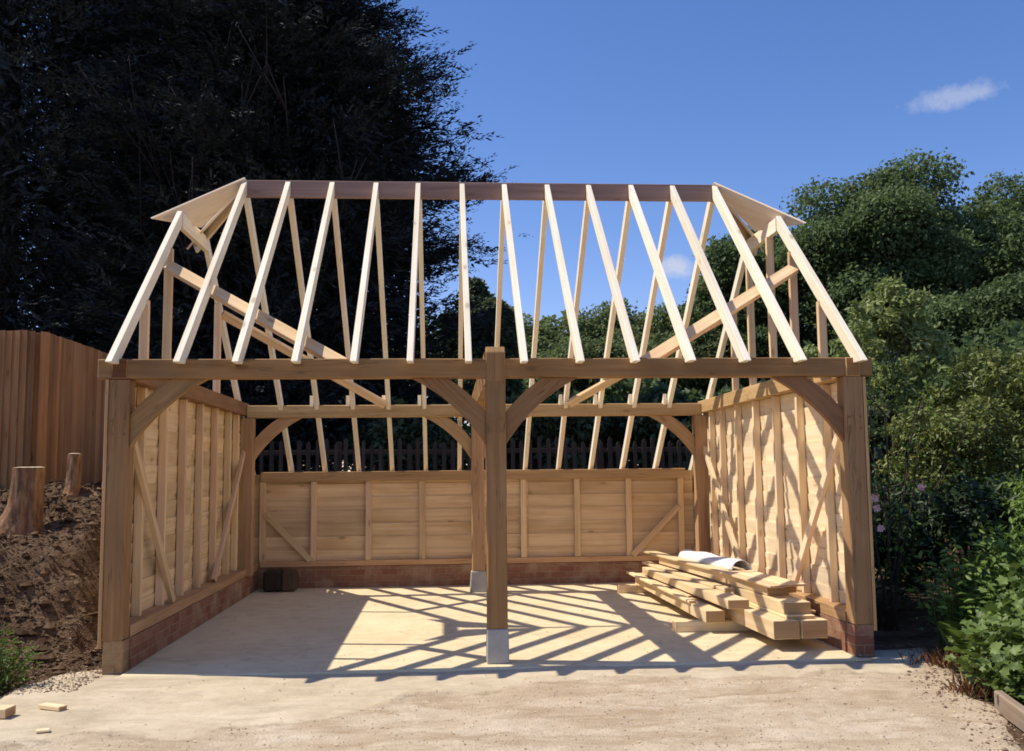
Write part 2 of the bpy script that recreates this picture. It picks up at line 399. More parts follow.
far = np.array([40, 60, 90, 140, 220, 400, 800.])
xs = np.concatenate([-far[::-1], np.arange(-30, -9, 1.0), np.arange(-9, 9, .09), np.arange(9, 31, 1.0), far])
ys = np.concatenate([-far[::-1], np.arange(-30, -6, 1.5), np.arange(-6, 11, .09), np.arange(11, 31, 1.0), far])
def ground_mat():
    t = NT('soil_and_grass'); obj = t.n('ShaderNodeTexCoord').outputs['Object']
    a = t.noise(obj, 2.6, 8, .65); b = t.noise(obj, 38, 5, .65); cc = t.noise(obj, 11, 5, .6)
    s = t.math('ADD', t.math('MULTIPLY', a, .45), t.math('ADD', t.math('MULTIPLY', b, .3), t.math('MULTIPLY', cc, .25)))
    soil = t.ramp(s, [(.36, (.04, .023, .014)), (.47, (.105, .063, .037)), (.57, (.20, .13, .08)), (.70, (.36, .26, .17))])
    grass = t.ramp(b, [(.3, (.02, .035, .01)), (.7, (.06, .08, .025))])
    y = t.n('ShaderNodeSeparateXYZ', {0: obj}).outputs[1]
    c = t.mix(soil, grass, t.ramp(t.math('MULTIPLY', y, .05), [(.42, (0, 0, 0)), (.55, (1, 1, 1))]))
    bp = t.n('ShaderNodeBump', {'Height': t.math('ADD', cc, t.math('MULTIPLY', b, .6)), 'Strength': 1.0, 'Distance': .05}).outputs[0]
    return t.out(t.n('ShaderNodeBsdfPrincipled', {'Base Color': c, 'Roughness': .95, 'Normal': bp, 'Specular IOR Level': .1}).outputs[0])
g = grid('ground', xs, ys, height, ground_mat()); tag(g, kind='structure')

# the drive: pale concrete apron against the slab, sandy hoggin in front
def apron_edge(x):
    return np.interp(x, [-4, -2.7, -1.95, -1.25, -.95, -.45, .3, 1.2, 3.6], [-2.15, -2.0, -1.85, -1.55, -1.12, -.85, -.68, -.62, -.5])
def drive_z(X, Y):
    z = -.025 + (vnoise(X, Y, 1.1, 5) - .5) * .03 + (vnoise(X, Y, 4, 6) - .5) * .012
    e = apron_edge(X) + (vnoise(X, Y, 3, 8) - .5) * .25
    z += .012 * S((Y - e) / .12) + (vnoise(X, Y, 12, 9) - .5) * .012 * (1 - S((Y - e) / .2))
    el = -3.62 + .28 * S((Y + .1) / .5) + (vnoise(X, Y, 2.5, 12) - .5) * .3 - .35 * S((-.9 - Y) / .6)
    er = np.interp(Y, [-8, -2.6, -1.8, -1.3, -.4, .2, 1], [2.75, 2.8, 3.15, 3.2, 3.55, 3.7, 3.75]) + (vnoise(X, Y, 2.5, 13) - .5) * .12
    z -= .10 * S((el - X) / .3) + .10 * S((X - er) / .25)
    return z
def apron_mask(X, Y):
    e = apron_edge(X) + (vnoise(X, Y, 2.1, 8) - .5) * .34 + (vnoise(X, Y, 7, 10) - .5) * .16
    return S((Y - e) / .34 + .5)
def drive_mat():
    t = NT('drive_surface'); obj = t.n('ShaderNodeTexCoord').outputs['Object']
    mk = t.n('ShaderNodeAttribute', attribute_name='apron').outputs['Fac']
    a = t.noise(obj, 1.7, 6, .6); b = t.noise(obj, 60, 4, .7); c2 = t.noise(obj, 9, 6, .65); d = t.noise(obj, 190, 2, .6)
    st = t.math('ADD', t.math('MULTIPLY', b, .45), t.math('ADD', t.math('MULTIPLY', c2, .35), t.math('MULTIPLY', a, .2)))
    hog = t.ramp(st, [(.35, (.37, .28, .18)), (.44, (.59, .47, .325)), (.54, (.71, .58, .42)), (.66, (.82, .71, .54))])
    hog = t.mix(hog, (.58, .44, .29), t.math('MULTIPLY', t.ramp(a, [(.42, (1, 1, 1)), (.6, (0, 0, 0))]), .45))
    st2 = t.math('ADD', t.math('MULTIPLY', a, .55), t.math('ADD', t.math('MULTIPLY', c2, .3), t.math('MULTIPLY', d, .15)))
    con = t.ramp(st2, [(.36, (.47, .375, .245)), (.5, (.60, .49, .335)), (.64, (.70, .59, .425))])
    mk2 = t.ramp(t.math('ADD', mk, t.math('MULTIPLY', t.math('SUBTRACT', c2, .5), 1.5)), [(.25, (0, 0, 0)), (.8, (1, 1, 1))])
    scuff = t.noise(t.n('ShaderNodeMapping', {'Vector': obj, 'Scale': (1.4, 4.2, 1), 'Rotation': (0, 0, .35)}).outputs[0], 1.0, 7, .68, .8)
    hog = t.mix(hog, (.46, .335, .21), t.math('MULTIPLY', t.ramp(scuff, [(.47, (0, 0, 0)), (.64, (1, 1, 1))]), .9))
    big = t.noise(obj, .75, 5, .65, .7)
    hog = t.mix(hog, (.45, .32, .20), t.math('MULTIPLY', t.ramp(big, [(.48, (0, 0, 0)), (.66, (1, 1, 1))]), .55))
    con = t.mix(con, (.44, .36, .25), t.math('MULTIPLY', t.ramp(scuff, [(.49, (0, 0, 0)), (.66, (1, 1, 1))]), .7))
    col = t.mix(hog, con, mk2)
    # darker line along the broken edge
    ed = t.math('MULTIPLY', mk2, t.math('SUBTRACT', 1.0, mk2))
    col = t.mix(col, (.25, .185, .12), t.math('MULTIPLY', ed, t.math('MULTIPLY', t.ramp(c2, [(.42, (0, 0, 0)), (.6, (1, 1, 1))]), 2.6)))
    pit = t.ramp(b, [(.68, (0, 0, 0)), (.74, (1, 1, 1))])
    col = t.mix(col, (.17, .13, .085), t.math('MULTIPLY', pit, t.math('SUBTRACT', .6, t.math('MULTIPLY', mk2, .5))))
    h = t.math('ADD', t.math('MULTIPLY', b, t.math('SUBTRACT', 1.1, mk2)), t.math('ADD', t.math('MULTIPLY', c2, .8), t.math('MULTIPLY', d, .2)))
    bp = t.n('ShaderNodeBump', {'Height': h, 'Strength': .8, 'Distance': .018}).outputs[0]
    return t.out(t.n('ShaderNodeBsdfPrincipled', {'Base Color': col, 'Roughness': .92, 'Normal': bp, 'Specular IOR Level': .15}).outputs[0])
dr = grid('driveway', np.arange(-5.2, 4.6, .05), np.concatenate([np.arange(-14, -4, .25), np.arange(-4, .32, .05)]), drive_z, drive_mat(), ('apron', apron_mask)); tag(dr, kind='structure')

def slab_mat():
    t = NT('slab_concrete'); obj = t.n('ShaderNodeTexCoord').outputs['Object']
    a = t.noise(obj, 1.1, 6, .6); c2 = t.noise(obj, 6, 6, .65); d = t.noise(obj, 120, 3, .6)
    sw = t.noise(t.n('ShaderNodeMapping', {'Vector': obj, 'Scale': (3, 16, 1), 'Rotation': (0, 0, .25)}).outputs[0], 1.0, 5, .6)
    st = t.math('ADD', t.math('MULTIPLY', a, .4), t.math('ADD', t.math('MULTIPLY', c2, .25), t.math('ADD', t.math('MULTIPLY', d, .12), t.math('MULTIPLY', sw, .23))))
    c = t.ramp(st, [(.36, (.60, .46, .265)), (.5, (.74, .60, .37)), (.64, (.82, .70, .46))])
    stn = t.ramp(t.noise(obj, 2.3, 7, .7, 1.2), [(.54, (0, 0, 0)), (.66, (1, 1, 1))])
    c = t.mix(c, (.50, .38, .23), t.math('MULTIPLY', stn, .5))
    spk = t.ramp(t.noise(obj, 34, 3, .7), [(.70, (0, 0, 0)), (.75, (1, 1, 1))])
    c = t.mix(c, (.30, .22, .13), t.math('MULTIPLY', spk, .5))
    saw = t.ramp(t.noise(obj, 1.4, 6, .75, .6), [(.58, (0, 0, 0)), (.7, (1, 1, 1))])
    c = t.mix(c, (.90, .75, .50), t.math('MULTIPLY', saw, .5))
    bp = t.n('ShaderNodeBump', {'Height': t.math('ADD', c2, t.math('MULTIPLY', d, .4)), 'Strength': .3, 'Distance': .006}).outputs[0]
    return t.out(t.n('ShaderNodeBsdfPrincipled', {'Base Color': c, 'Roughness': .85, 'Normal': bp, 'Specular IOR Level': .2}).outputs[0])
mb = MB(); mb.box(-3.02, 3.02, -.16, 5.6, -.2, 0)
sl = mb.build('concrete_floor', slab_mat(), None, .012); tag(sl, kind='structure')

# ------------------------------------------------------------------ the timber garage frame
G = empty('timber_garage', (0, 0, 0), 'unfinished oak framed garage with open rafters, boarded side walls and brick plinth', 'garage')
PW = .167; XO = 3.2; XI = XO - PW
YR, ZR, FY, FZ = 2.353, 4.7888, -.189, 2.4975
SLO = (ZR - FZ) / (YR - FY); RD = .155; RW = .054
topf = lambda y: ZR - SLO * abs(YR - y)
XC = [-2.6115 + 5.223 * k / 11 for k in range(12)]; XE = 3.1457

# posts
def post(x0, x1, y0, y1, z0, z1, mat='oak'):
    mb = MB(); mb.box(x0, x1, y0, y1, z0, z1)
    o = mb.build('post', M[mat], G, .008); rough(o, .004, 8); return o
def peg(mb, x, y, z, r=.011):
    n = 8; c = [(x + r * math.cos(2 * math.pi * k / n), y, z + r * math.sin(2 * math.pi * k / n)) for k in range(n)]
    mb.poly(c, [(p[0], p[2]) for p in c]); b = [(p[0], y + .03, p[2]) for p in c]
    for k in range(n):
        j = (k + 1) % n; mb.poly([c[k], b[k], b[j], c[j]], [(0, 0), (0, .03), (.01, .03), (.01, 0)])
pl = post(-XO, -XI, 0, PW, .25, 2.3777); pr = post(XI, XO, 0, PW, .25, 2.3777, 'oak_mid')
pc = post(-PW / 2, PW / 2, 0, PW, .28, 2.3777)
rl = post(-3.127, -2.96, 4.806, 4.973, .25, 2.3175, 'oak_pale'); rr_ = post(2.96, 3.127, 4.806, 4.973, .25, 2.3175, 'oak_pale')
rc = post(-PW / 2, PW / 2, 4.806, 4.973, .27, 2.3175, 'oak_pale')
def pad(o, x0, x1, y0, y1, z1, name='concrete_pad', mat='concrete', t=.0):
    mb = MB(); a = t
    c = [(x0 - a, y0 - a, 0), (x1 + a, y0 - a, 0), (x1 + a, y1 + a, 0), (x0 - a, y1 + a, 0), (x0, y0, z1), (x1, y0, z1), (x1, y1, z1), (x0, y1, z1)]
    mb.hexa(c, z1); return mb.build(name, M[mat], o, .008)
pad(pc, -PW / 2 - .006, PW / 2 + .006, -.006, PW + .006, .28, t=.004)
pad(rc, -PW / 2 - .012, PW / 2 + .012, 4.794, 4.985, .27, t=.02)
for o, (a, b) in ((pl, (-XO + .012, -XI + .004)), (pr, (XI - .004, XO - .0))):
    mb = MB(); mb.beam(((a + b) / 2, .004, .125), ((a + b) / 2, .164, .125), b - a, .25)
    # bricks read across the front: uv from x and z
    mb = MB()
    for pts, hor in (([(a, .004), (b, .004)], 0), ([(b, .004), (b, .164)], 0), ([(b, .164), (a, .164)], 0), ([(a, .164), (a, .004)], 0)):
        (xa, ya), (xb, yb) = pts; L = math.hypot(xb - xa, yb - ya)
        mb.poly([(xa, ya, -.05), (xb, yb, -.05), (xb, yb, .25), (xa, ya, .25)], [(.03, -.05), (.03 + L, -.05), (.03 + L, .25), (.03, .25)])
    mb.build('brick_pier', M['brick_dusty' if o is pl else 'brick'], o, .004)
# peg heads on the posts and beam
for o, x in ((pc, 0), (pl, -XO + PW / 2), (pr, XO - PW / 2)):
    for dx, z in ((-.05, 1.92), (.05, 1.92), (-.05, 2.02), (.05, 2.02)):
        mb = MB(); peg(mb, x + dx, -.008, z); mb.build('peg', M['oak'], o, 0)

def part(name, mat, *fn, bevel=.006, wob=0, parent=G, cuts=8):
    mb = MB()
    for f in fn: f(mb)
    o = mb.build(name, M[mat], parent, bevel)
    if wob: rough(o, wob, cuts)
    return o
part('front_beam', 'oak', lambda m: m.box(-3.295, 3.295, .002, .162, 2.3777, 2.54), wob=.004, cuts=20, bevel=.008)
part('rear_beam', 'oak_pale', lambda m: m.box(-3.05, 3.05, 4.81, 4.965, 2.3175, 2.48), wob=.003, cuts=20, bevel=.008)
for s in (-1, 1):
    # side plates lapped over the front beam, their ends standing a little proud
    part('wall_plate', 'oak_pale' if s > 0 else 'oak', lambda m: m.beam((s * 3.115, -.012, 2.458), (s * 3.115, 5.0, 2.43), .125, .165), wob=.002, bevel=.007)
# centre tie, its front end trimmed to the roof slope
mb = MB(); mb.prism_x([(-.004, 2.34), (4.99, 2.34), (4.99, 2.47), (4.9, 2.585), (.055, 2.645), (-.004, 2.592)], -.0815, .0815, (1, 0))
mb.build('tie_beam', M['oak'], G, .006)

# curved braces
def brace_prof(x0, z0, sx, w1=.63, h1=.575, w2=.33, h2=.30, corner=None):
    """x0: post face; z0: beam soffit; sx: direction away from post"""
    def bez(p, c, q, n=9): return [((1 - t) ** 2 * p[0] + 2 * t * (1 - t) * c[0] + t * t * q[0], (1 - t) ** 2 * p[1] + 2 * t * (1 - t) * c[1] + t * t * q[1]) for t in [k / (n - 1) for k in range(n)]]
    lo = bez((x0, z0 - h1), (x0 + sx * w1 * .36, z0 - h1 * .36), (x0 + sx * w1, z0))
    up = bez((x0 + sx * w2, z0), (x0 + sx * w2 * .40, z0 - h2 * .40), (x0, z0 - h2))
    return lo + up
for x0, sx, z0, y0, mat in ((-XI, 1, 2.378, .04, 'oak'), (-PW / 2, -1, 2.378, .04, 'oak'), (PW / 2, 1, 2.378, .04, 'oak'), (XI, -1, 2.378, .04, 'oak'),
                            (-2.96, 1, 2.318, 4.85, 'oak_pale'), (-PW / 2, -1, 2.318, 4.85, 'oak_pale'), (PW / 2, 1, 2.318, 4.85, 'oak_pale'), (2.96, -1, 2.318, 4.85, 'oak_pale')):
    mb = MB(); pr_ = brace_prof(x0, z0, sx)
    mb.prism_y(pr_, y0, y0 + .065, (sx * .74, .67)); mb.build('curved_brace', M[mat], G, .004)

# ridge
part('ridge_beam', 'ridge', lambda m: m.box(-2.62, 2.62, YR - .022, YR + .022, 4.5917, 4.782), wob=.0015, cuts=16)

# rafters
def rafter_prof_front(yt):
    return [(FY, FZ - .006), (FY, FZ), (yt, topf(yt)), (yt, topf(yt) - RD), (FY + RD / SLO, FZ - .006)]
def rafter_prof_rear(yt, ye=5.93):
    return [(yt, topf(yt)), (ye, topf(ye)), (ye, topf(ye) - RD), (yt, topf(yt) - RD)]
gf = (1, SLO); gr = (1, -SLO)
def rafters(prof, g):
    mb = MB(); mb.prism_x(prof, -RW / 2, RW / 2, g); return mb.build('rafter', M['rafter'], G, .003)
def spread(proto, X, jit=.006):
    for k, x in enumerate(X):
        o = proto if k == 0 else proto.copy()
        if k: COL.objects.link(o); o.parent = G
        o.location.x = x + random.uniform(-jit, jit); o.rotation_euler.z = random.uniform(-.0015, .0015); o.location.z = random.uniform(-.003, .003)
spread(rafters(rafter_prof_front(YR - .024), gf), XC)
spread(rafters(rafter_prof_front(1.79), gf), [-XE, XE], 0)
spread(rafters(rafter_prof_rear(YR + .024), gr), XC)
spread(rafters(rafter_prof_rear(2.916), gr), [-XE, XE], 0)
# short cleats beside the rear rafters above the rear beam
for x in XC[1:] :
    y = 4.84
    mb = MB(); mb.prism_x([(y - .05, 2.46), (y + .10, 2.46), (y + .10, topf(y + .10) - .02), (y - .05, topf(y - .05) + .015)], x - .085, x - .04, (0, 1))
    mb.build('rafter_cleat', M['rafter'], G, .002)
# half hips: collar across the end rafters and two hip boards each side
for s in (-1, 1):
    part('hip_collar', 'rafter', lambda m: m.box(s * XE - .03, s * XE + .03, 1.80, 2.906, 4.11, 4.262), bevel=.003)
    A_ = Vector((s * 2.60, YR, 4.80))
    for q in (-1, 1):
        B_ = Vector((s * 3.39, YR + q * .693, 4.165)); C_ = Vector((s * 3.05, YR + q * .06, 4.235)); A2 = A_ + Vector((0, q * .03, 0)); D_ = A_ + Vector((s * .02, q * .01, -.10))
        n = (B_ - A2).cross(C_ - A2).normalized()
        if n.z < 0: n = -n
        t = n * .022
        mb = MB(); bot = [A2, B_, C_, D_]; top = [p + t for p in bot]
        uvf = lambda p: ((p - A2).dot((B_ - A2).normalized()), (p - A2).dot(n.cross(B_ - A2).normalized()))
        mb.poly(bot, [uvf(p) for p in bot]); mb.poly(top[::-1], [uvf(p) for p in top[::-1]])
        for k in range(4):
            j = (k + 1) % 4; mb.poly([bot[k], bot[j], top[j], top[k]], [(0, 0), (.6, 0), (.6, .02), (0, .02)])
        mb.build('hip_board', M['ply'], G, 0)
        if q > 0:
            mb = MB(); mb.beam(A_ + Vector((s * .03, .03, -.10)), B_ + Vector((-s * .10, -.09, .01)), .03, .17); mb.build('hip_rafter', M['ply'], G, .003)
    # wind braces under the slopes
    part('wind_brace', 'stud', lambda m: m.beam((s * 3.11, 1.315, 3.60), (s * 1.30, .10, 2.505), .125, .05, up=(0, -SLO, 1)), bevel=.003)
    part('wind_brace', 'stud', lambda m: m.beam((s * 3.11, 3.56, 3.50), (s * 1.22, 4.72, 2.47), .11, .05, up=(0, SLO, 1)), bevel=.003)
    # gable studs
    for y in ((.705, 1.42, 2.09, 2.82, 3.50) if s > 0 else (.705, 1.42, 3.50)):
        zt = min(topf(y) - RD + .01, 4.12)
        part('gable_stud', 'stud', lambda m: m.box(s * 3.14 - .038, s * 3.14 + .038, y - .027, y + .027, 2.51, zt), bevel=.003)

# boarded side walls
def feather(mb, along0, along1, zs, top_of, place, tip=.010, butt=.022, tilt=.014):
    """overlapping boards; place(along, depth, z) -> point; depth grows outward"""
    for k in range(len(zs) - 1):
        z0, z1 = zs[k], zs[k + 1] + .025
        cuts = [along0, along1]
        for a, b in zip(cuts[:-1], cuts[1:]):
            za = min(z1, top_of(a)); zb = min(z1, top_of(b))
            if za - z0 < .03 and zb - z0 < .03: continue
            if zb - z0 < .03:
                # shorten the board where the wall top cuts it
                lo, hi = a, b
                for _ in range(30):
                    md = (lo + hi) / 2
                    if top_of(md) - z0 > .04: lo = md
                    else: hi = md
                b = lo; zb = min(z1, top_of(b))
            di0 = tilt + random.uniform(-.002, .002); L = b - a
            c = [place(a, di0, z0), place(a, di0 + butt, z0), place(a, tip, za), place(a, 0, za), place(b, di0, z0), place(b, di0 + butt, z0), place(b, tip, zb), place(b, 0, zb)]
            mb.hexa(c, L)
for s in (-1, 1):
    mb = MB(); zs = [.27 + .172 * k for k in range(14)]
    def wtop(y): return 2.56 if y < 4.95 else topf(y) - RD + .06
    for (a, b) in ((.045, 2.6), (2.603, 4.85), (4.853, 5.8)):
        feather(mb, a, b, zs, (lambda y: 2.55) if b < 4.9 else wtop, lambda y, d, z: (s * (3.178 + d), y, z))
    W = mb.build('weatherboarding', M['board_sunlit' if s > 0 else 'board'], G, 0)
    for y in (.69, 1.38, 2.07, 2.76, 3.45, 4.14, 4.62, 5.45):
        zt = 2.36 if y < 5 else topf(y) - RD
        part('stud', 'stud_sunlit' if s > 0 else 'stud', lambda m: m.box(s * 3.14 - .037, s * 3.14 + .037, y - .026, y + .026, .35, zt), bevel=.003, parent=W)
    part('diagonal_brace', 'stud_sunlit' if s > 0 else 'stud', lambda m: m.beam((s * 3.078, .28, 1.86), (s * 3.078, 1.60, .36), .045, .085, up=(0, 1, .9)), bevel=.003, parent=W)
    part('diagonal_brace', 'stud_sunlit' if s > 0 else 'stud', lambda m: m.beam((s * 3.078, 4.80, 1.86), (s * 3.078, 3.27, .36), .045, .085, up=(0, -1, .9)), bevel=.003, parent=W)
    part('sole_plate', 'oak_pale', lambda m: m.box(s * 3.1 - .08, s * 3.1 + .08, .17, 5.6, .252, .35), bevel=.005, parent=W, wob=.002)
    part('corner_board', 'oak_pale', lambda m: m.box(s * 3.2145 - .0125, s * 3.2145 + .0125, -.004, .042, .20, 2.372), bevel=.003)
    mb = MB(); x = s * 3.012; xo = s * 3.19
    mb.poly([(x, .17, -.02), (x, 5.58, -.02), (x, 5.58, .25), (x, .17, .25)], [(0, -.02), (5.41, -.02), (5.41, .25), (0, .25)])
    mb.poly([(xo, .17, -.02), (xo, 5.58, -.02), (xo, 5.58, .25), (xo, .17, .25)], [(0, -.02), (5.41, -.02), (5.41, .25), (0, .25)])
    mb.poly([(x, .17, .25), (x, 5.58, .25), (xo, 5.58, .25), (xo, .17, .25)], [(0, .27), (5.41, .27), (5.41, .44), (0, .44)])
    mb.poly([(x, .17, -.02), (x, .17, .25), (xo, .17, .25), (xo, .17, -.02)], [(0, -.02), (0, .25), (.18, .25), (.18, -.02)])
    mb.build('brick_plinth', M['brick'], G, 0)
# low back wall
mb = MB(); zs = [.30, .485, .67, .85, 1.04, 1.22, 1.40, 1.56]
for a, b in ((-3.12, -1.5), (-1.497, .74), (.743, 3.12)):
    feather(mb, a, b, zs, lambda x: 1.57, lambda x, d, z: (x, 5.668 + d, z), tilt=.014, tip=.009, butt=.014)
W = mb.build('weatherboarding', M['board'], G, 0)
for x in (-2.97, -2.27, -1.51, -.762, 0, .668, 1.433, 2.175, 2.93):
    part('stud', 'stud', lambda m: m.box(x - .04, x + .04, 5.606, 5.666, .37, 1.465), bevel=.003, parent=W)
part('diagonal_brace', 'stud', lambda m: m.beam((-2.93, 5.59, 1.02), (-2.30, 5.59, .375), .03, .085, up=(.7, 0, .7)), bevel=.003, parent=W)
part('diagonal_brace', 'stud', lambda m: m.beam((2.89, 5.59, 1.06), (2.21, 5.59, .375), .03, .085, up=(-.7, 0, .7)), bevel=.003, parent=W)
part('sole_plate', 'oak_pale', lambda m: m.box(-3.0, 3.0, 5.595, 5.70, .292, .37), bevel=.005, parent=W, wob=.002)
part('head_plate', 'oak_pale', lambda m: m.box(-3.0, 3.0, 5.58, 5.71, 1.465, 1.60), bevel=.006, parent=W, wob=.002)
mb = MB()
mb.poly([(-3.01, 5.585, -.02), (3.01, 5.585, -.02), (3.01, 5.585, .29), (-3.01, 5.585, .29)], [(0, -.02), (6.02, -.02), (6.02, .29), (0, .29)])
mb.poly([(-3.19, 5.76, -.02), (3.19, 5.76, -.02), (3.19, 5.76, .288), (-3.19, 5.76, .288)], [(0, -.02), (6.4, -.02), (6.4, .29), (0, .29)])
mb.poly([(-3.01, 5.585, .29), (3.01, 5.585, .29), (3.19, 5.76, .288), (-3.19, 5.76, .288)], [(0, .3), (6.0, .3), (6.2, .45), (0, .45)])
mb.build('brick_plinth', M['brick'], G, 0)

# ------------------------------------------------------------------ timber stack and things on the floor
def timber(name, x0, y0, x1, y1, w, h, z0, label, cat='timber', group='timbers stacked along the right wall', mat='stack', z1=None):
    dz = (z0 if z1 is None else z1)
    mb = MB(); mb.beam((0, 0, h / 2), (x1 - x0, y1 - y0, h / 2 + dz - z0), w, h)
    o = mb.build(name, M[mat], None, .004); o.location = (x0, y0, z0); rough(o, .002, 6)
    return tag(o, label, cat, group)
timber('bearer', 1.80, 1.39, 3.0, 1.39, .12, .10, .002, 'short squared bearer on the floor under the near end of the timber stack', 'bearer', 'bearers under the timber stack')
timber('bearer', 1.79, 4.46, 2.98, 4.46, .12, .10, .002, 'short squared bearer on the floor under the far end of the timber stack', 'bearer', 'bearers under the timber stack')
timber('timber', 2.525, .24, 2.37, 4.3, .235, .158, .103, 'thick square timber at bottom of stack with left of the two dark front ends')
timber('timber', 2.785, .26, 2.63, 4.2, .235, .155, .103, 'thick square timber at bottom of stack, right hand end nearest the brick plinth')
timber('timber', 2.17, 1.22, 2.12, 4.5, .19, .115, .103, 'shorter low timber on the open left side of stack, stopping at near bearer')
timber('timber', 2.33, .98, 2.17, 4.22, .21, .085, .264, 'flat sunlit timber forming the lower left ledge of the stack')
timber('board', 2.69, .33, 2.53, 4.0, .26, .026, .263, 'thin board sandwiched between the bottom timbers and the middle timber of stack', 'board')
timber('timber', 2.685, .40, 2.53, 4.1, .25, .105, .291, 'middle timber of stack with a dark square end and sunlit tip at front')
timber('timber', 2.665, .86, 2.36, 4.12, .20, .09, .399, 'upper timber of stack running beneath the curled white sheet')
timber('board', 2.79, .74, 2.68, 2.0, .23, .022, .492, 'short thin board lying on top of the stack near its front', 'board')
timber('timber', 2.845, 1.02, 2.62, 4.0, .13, .085, .399, 'upper timber of stack wedged between the curled sheet and the studs of the right wall')
timber('board', 2.885, .62, 2.80, 3.9, .11, .024, .264, 'narrow thin board lying low on the wall side of the stack', 'board')
timber('board', 2.415, 1.55, 2.20, 4.62, .10, .03, .352, 'narrow pale board resting on the lower left ledge of the stack', 'board')
timber('board', 2.08, 1.75, 1.99, 4.7, .075, .028, .219, 'thin pale lath along the outer left edge of the low side timber', 'board')
timber('board', 2.20, 2.2, 2.08, 4.55, .10, .022, .2195, 'flat thin board lying on the low side timber, next to the lower left ledge', 'board')
timber('board', 2.50, 2.1, 2.24, 4.72, .16, .024, .4915, 'pale board on top of the stack left of the curled sheet, far end overhanging', 'board')
timber('board', 2.60, .66, 2.47, 2.4, .14, .02, .4915, 'thin sunlit board lying on top of the stack in front of the curled sheet', 'board')

# curled white sheet on top
V = []; F = []
nl = 14; na = 20; p0 = Vector((2.70, 2.06, .515)); p1 = Vector((2.50, 3.62, .515)); d = (p1 - p0).normalized(); sd = d.cross(Vector((0, 0, 1)))
for i in range(nl + 1):
    for j in range(na + 1):
        t = j / na; a = math.pi * (1.03 - 1.06 * t); r = .105
        q = p0.lerp(p1, i / nl) + sd * (math.cos(a) * r * 1.05) + Vector((0, 0, max(-.012, math.sin(a) * r * (.95 + .1 * math.sin(i * .9)))))
        V.append(tuple(q))
for i in range(nl):
    for j in range(na):
        k = i * (na + 1) + j; F.append((k, k + 1, k + na + 2, k + na + 1))
me = bpy.data.meshes.new('white_sheet'); me.from_pydata(V, [], F); me.polygons.foreach_set('use_smooth', [True] * len(F))
ws = link('curled_sheet', me, M['white']); sm = ws.modifiers.new('thick', 'SOLIDIFY'); sm.thickness = .004
tag(ws, 'white curled plastic sheet lying along the top of the timber stack', 'sheet')

bx = empty('storage_box', (-2.66, 5.33, 0), 'low dark brown box standing on the floor in the rear left corner', 'box')
mb = MB(); mb.box(-.215, .02, -.15, .15, .002, .285); mb.build('body', M['dark_box'], bx, .03)
mb = MB(); mb.box(.023, .215, -.145, .15, .002, .272); mb.build('side_block', M['brown_box'], bx, .03)

def offcut(x, y, rz, L, w, h, label):
    mb = MB(); mb.beam((-L / 2, 0, h / 2), (L / 2, 0, h / 2), w, h); o = mb.build('wood_offcut', M['stack'], None, .004)
    o.location = (x, y, float(drive_z(np.array([[x]]), np.array([[y]]))[0, 0]) + .004); o.rotation_euler.z = rz
    return tag(o, label, 'offcut', 'wood offcuts lying on the drive')
offcut(-3.44, -1.36, -.12, .28, .13, .06, 'thick pale offcut block beside the green weeds at left edge of drive')
offcut(-3.10, -1.2, -.5, .20, .07, .028, 'thin pale lath offcut lying alone on the concrete near left post')
offcut(-2.93, -1.78, .3, .08, .05, .016, 'tiny wood chip lying on the concrete apron nearest the camera')
offcut(3.02, -.16, .1, .14, .05, .012, 'sunlit wood sliver lying at the foot of the right brick pier')

# ------------------------------------------------------------------ bank: stumps, litter, stones
def stump(x, y, H, r, flare, label, seed, sink=.1):
    rnd = random.Random(seed); z0 = hz(x, y)
    o = empty('tree_stump', (x, y, z0 - .05), label, 'tree stump', 'cut tree stumps on the bank')
    V = []; F = []; n = 26; hs = [-.3, 0, .04, .09, .15, .22, .3, .4, .5, .6, .7, .8, .9, .97, 1.0]
    roots = [rnd.uniform(0, 6.28) for _ in range(5)]
    for h in hs:
        for k in range(n):
            t = 2 * math.pi * k / n; fl = math.exp(-max(h, 0) * 7) * flare
            rr = r * (1 + .10 * math.sin(3 * t + seed) + .07 * math.sin(7 * t + h * 1.5) + .05 * math.sin(11 * t + seed * 2) + rnd.uniform(-.06, .06)) * (1 - .06 * h)
            for q in roots: rr += r * fl * max(0, math.cos(t - q)) ** 6
            rr += r * fl * .25
            V.append((rr * math.cos(t) + h * H * .04, rr * math.sin(t), h * H))
    m = len(hs)
    for i in range(m - 1):
        for k in range(n): F.append((i * n + k, i * n + (k + 1) % n, (i + 1) * n + (k + 1) % n, (i + 1) * n + k))
    me = bpy.data.meshes.new('bark'); me.from_pydata(V, [], F); me.polygons.foreach_set('use_smooth', [True] * len(F))
    link('bark', me, M['stump_bark'], o)
    me = bpy.data.meshes.new('cut_face'); c = [V[(m - 1) * n + k] for k in range(n)]; cz = c[0][2]
    V2 = [(H * .04, 0, cz + .006)] + [(a * .6 + H * .016, b * .6, z + .004 + rnd.uniform(-.003, .003)) for a, b, z in c] + [(a, b, z) for a, b, z in c]
    F2 = [(0, 1 + k, 1 + (k + 1) % n) for k in range(n)] + [(1 + k, 1 + n + k, 1 + n + (k + 1) % n, 1 + (k + 1) % n) for k in range(n)]
    me.from_pydata(V2, [], F2); ul = me.uv_layers.new(name='UVMap')
    ul.data.foreach_set('uv', [q for p in me.loops for q in (V2[p.vertex_index][0] * .3, V2[p.vertex_index][1])])
    link('cut_face', me, M['ply'], o)
    return o
stump(-4.72, 2.15, .77, .15, 1.7, 'large flared tree stump with pale sawn top on the left bank', 3)
stump(-4.60, 3.05, .47, .075, .5, 'small upright stump on the bank between large stump and oak post', 5)
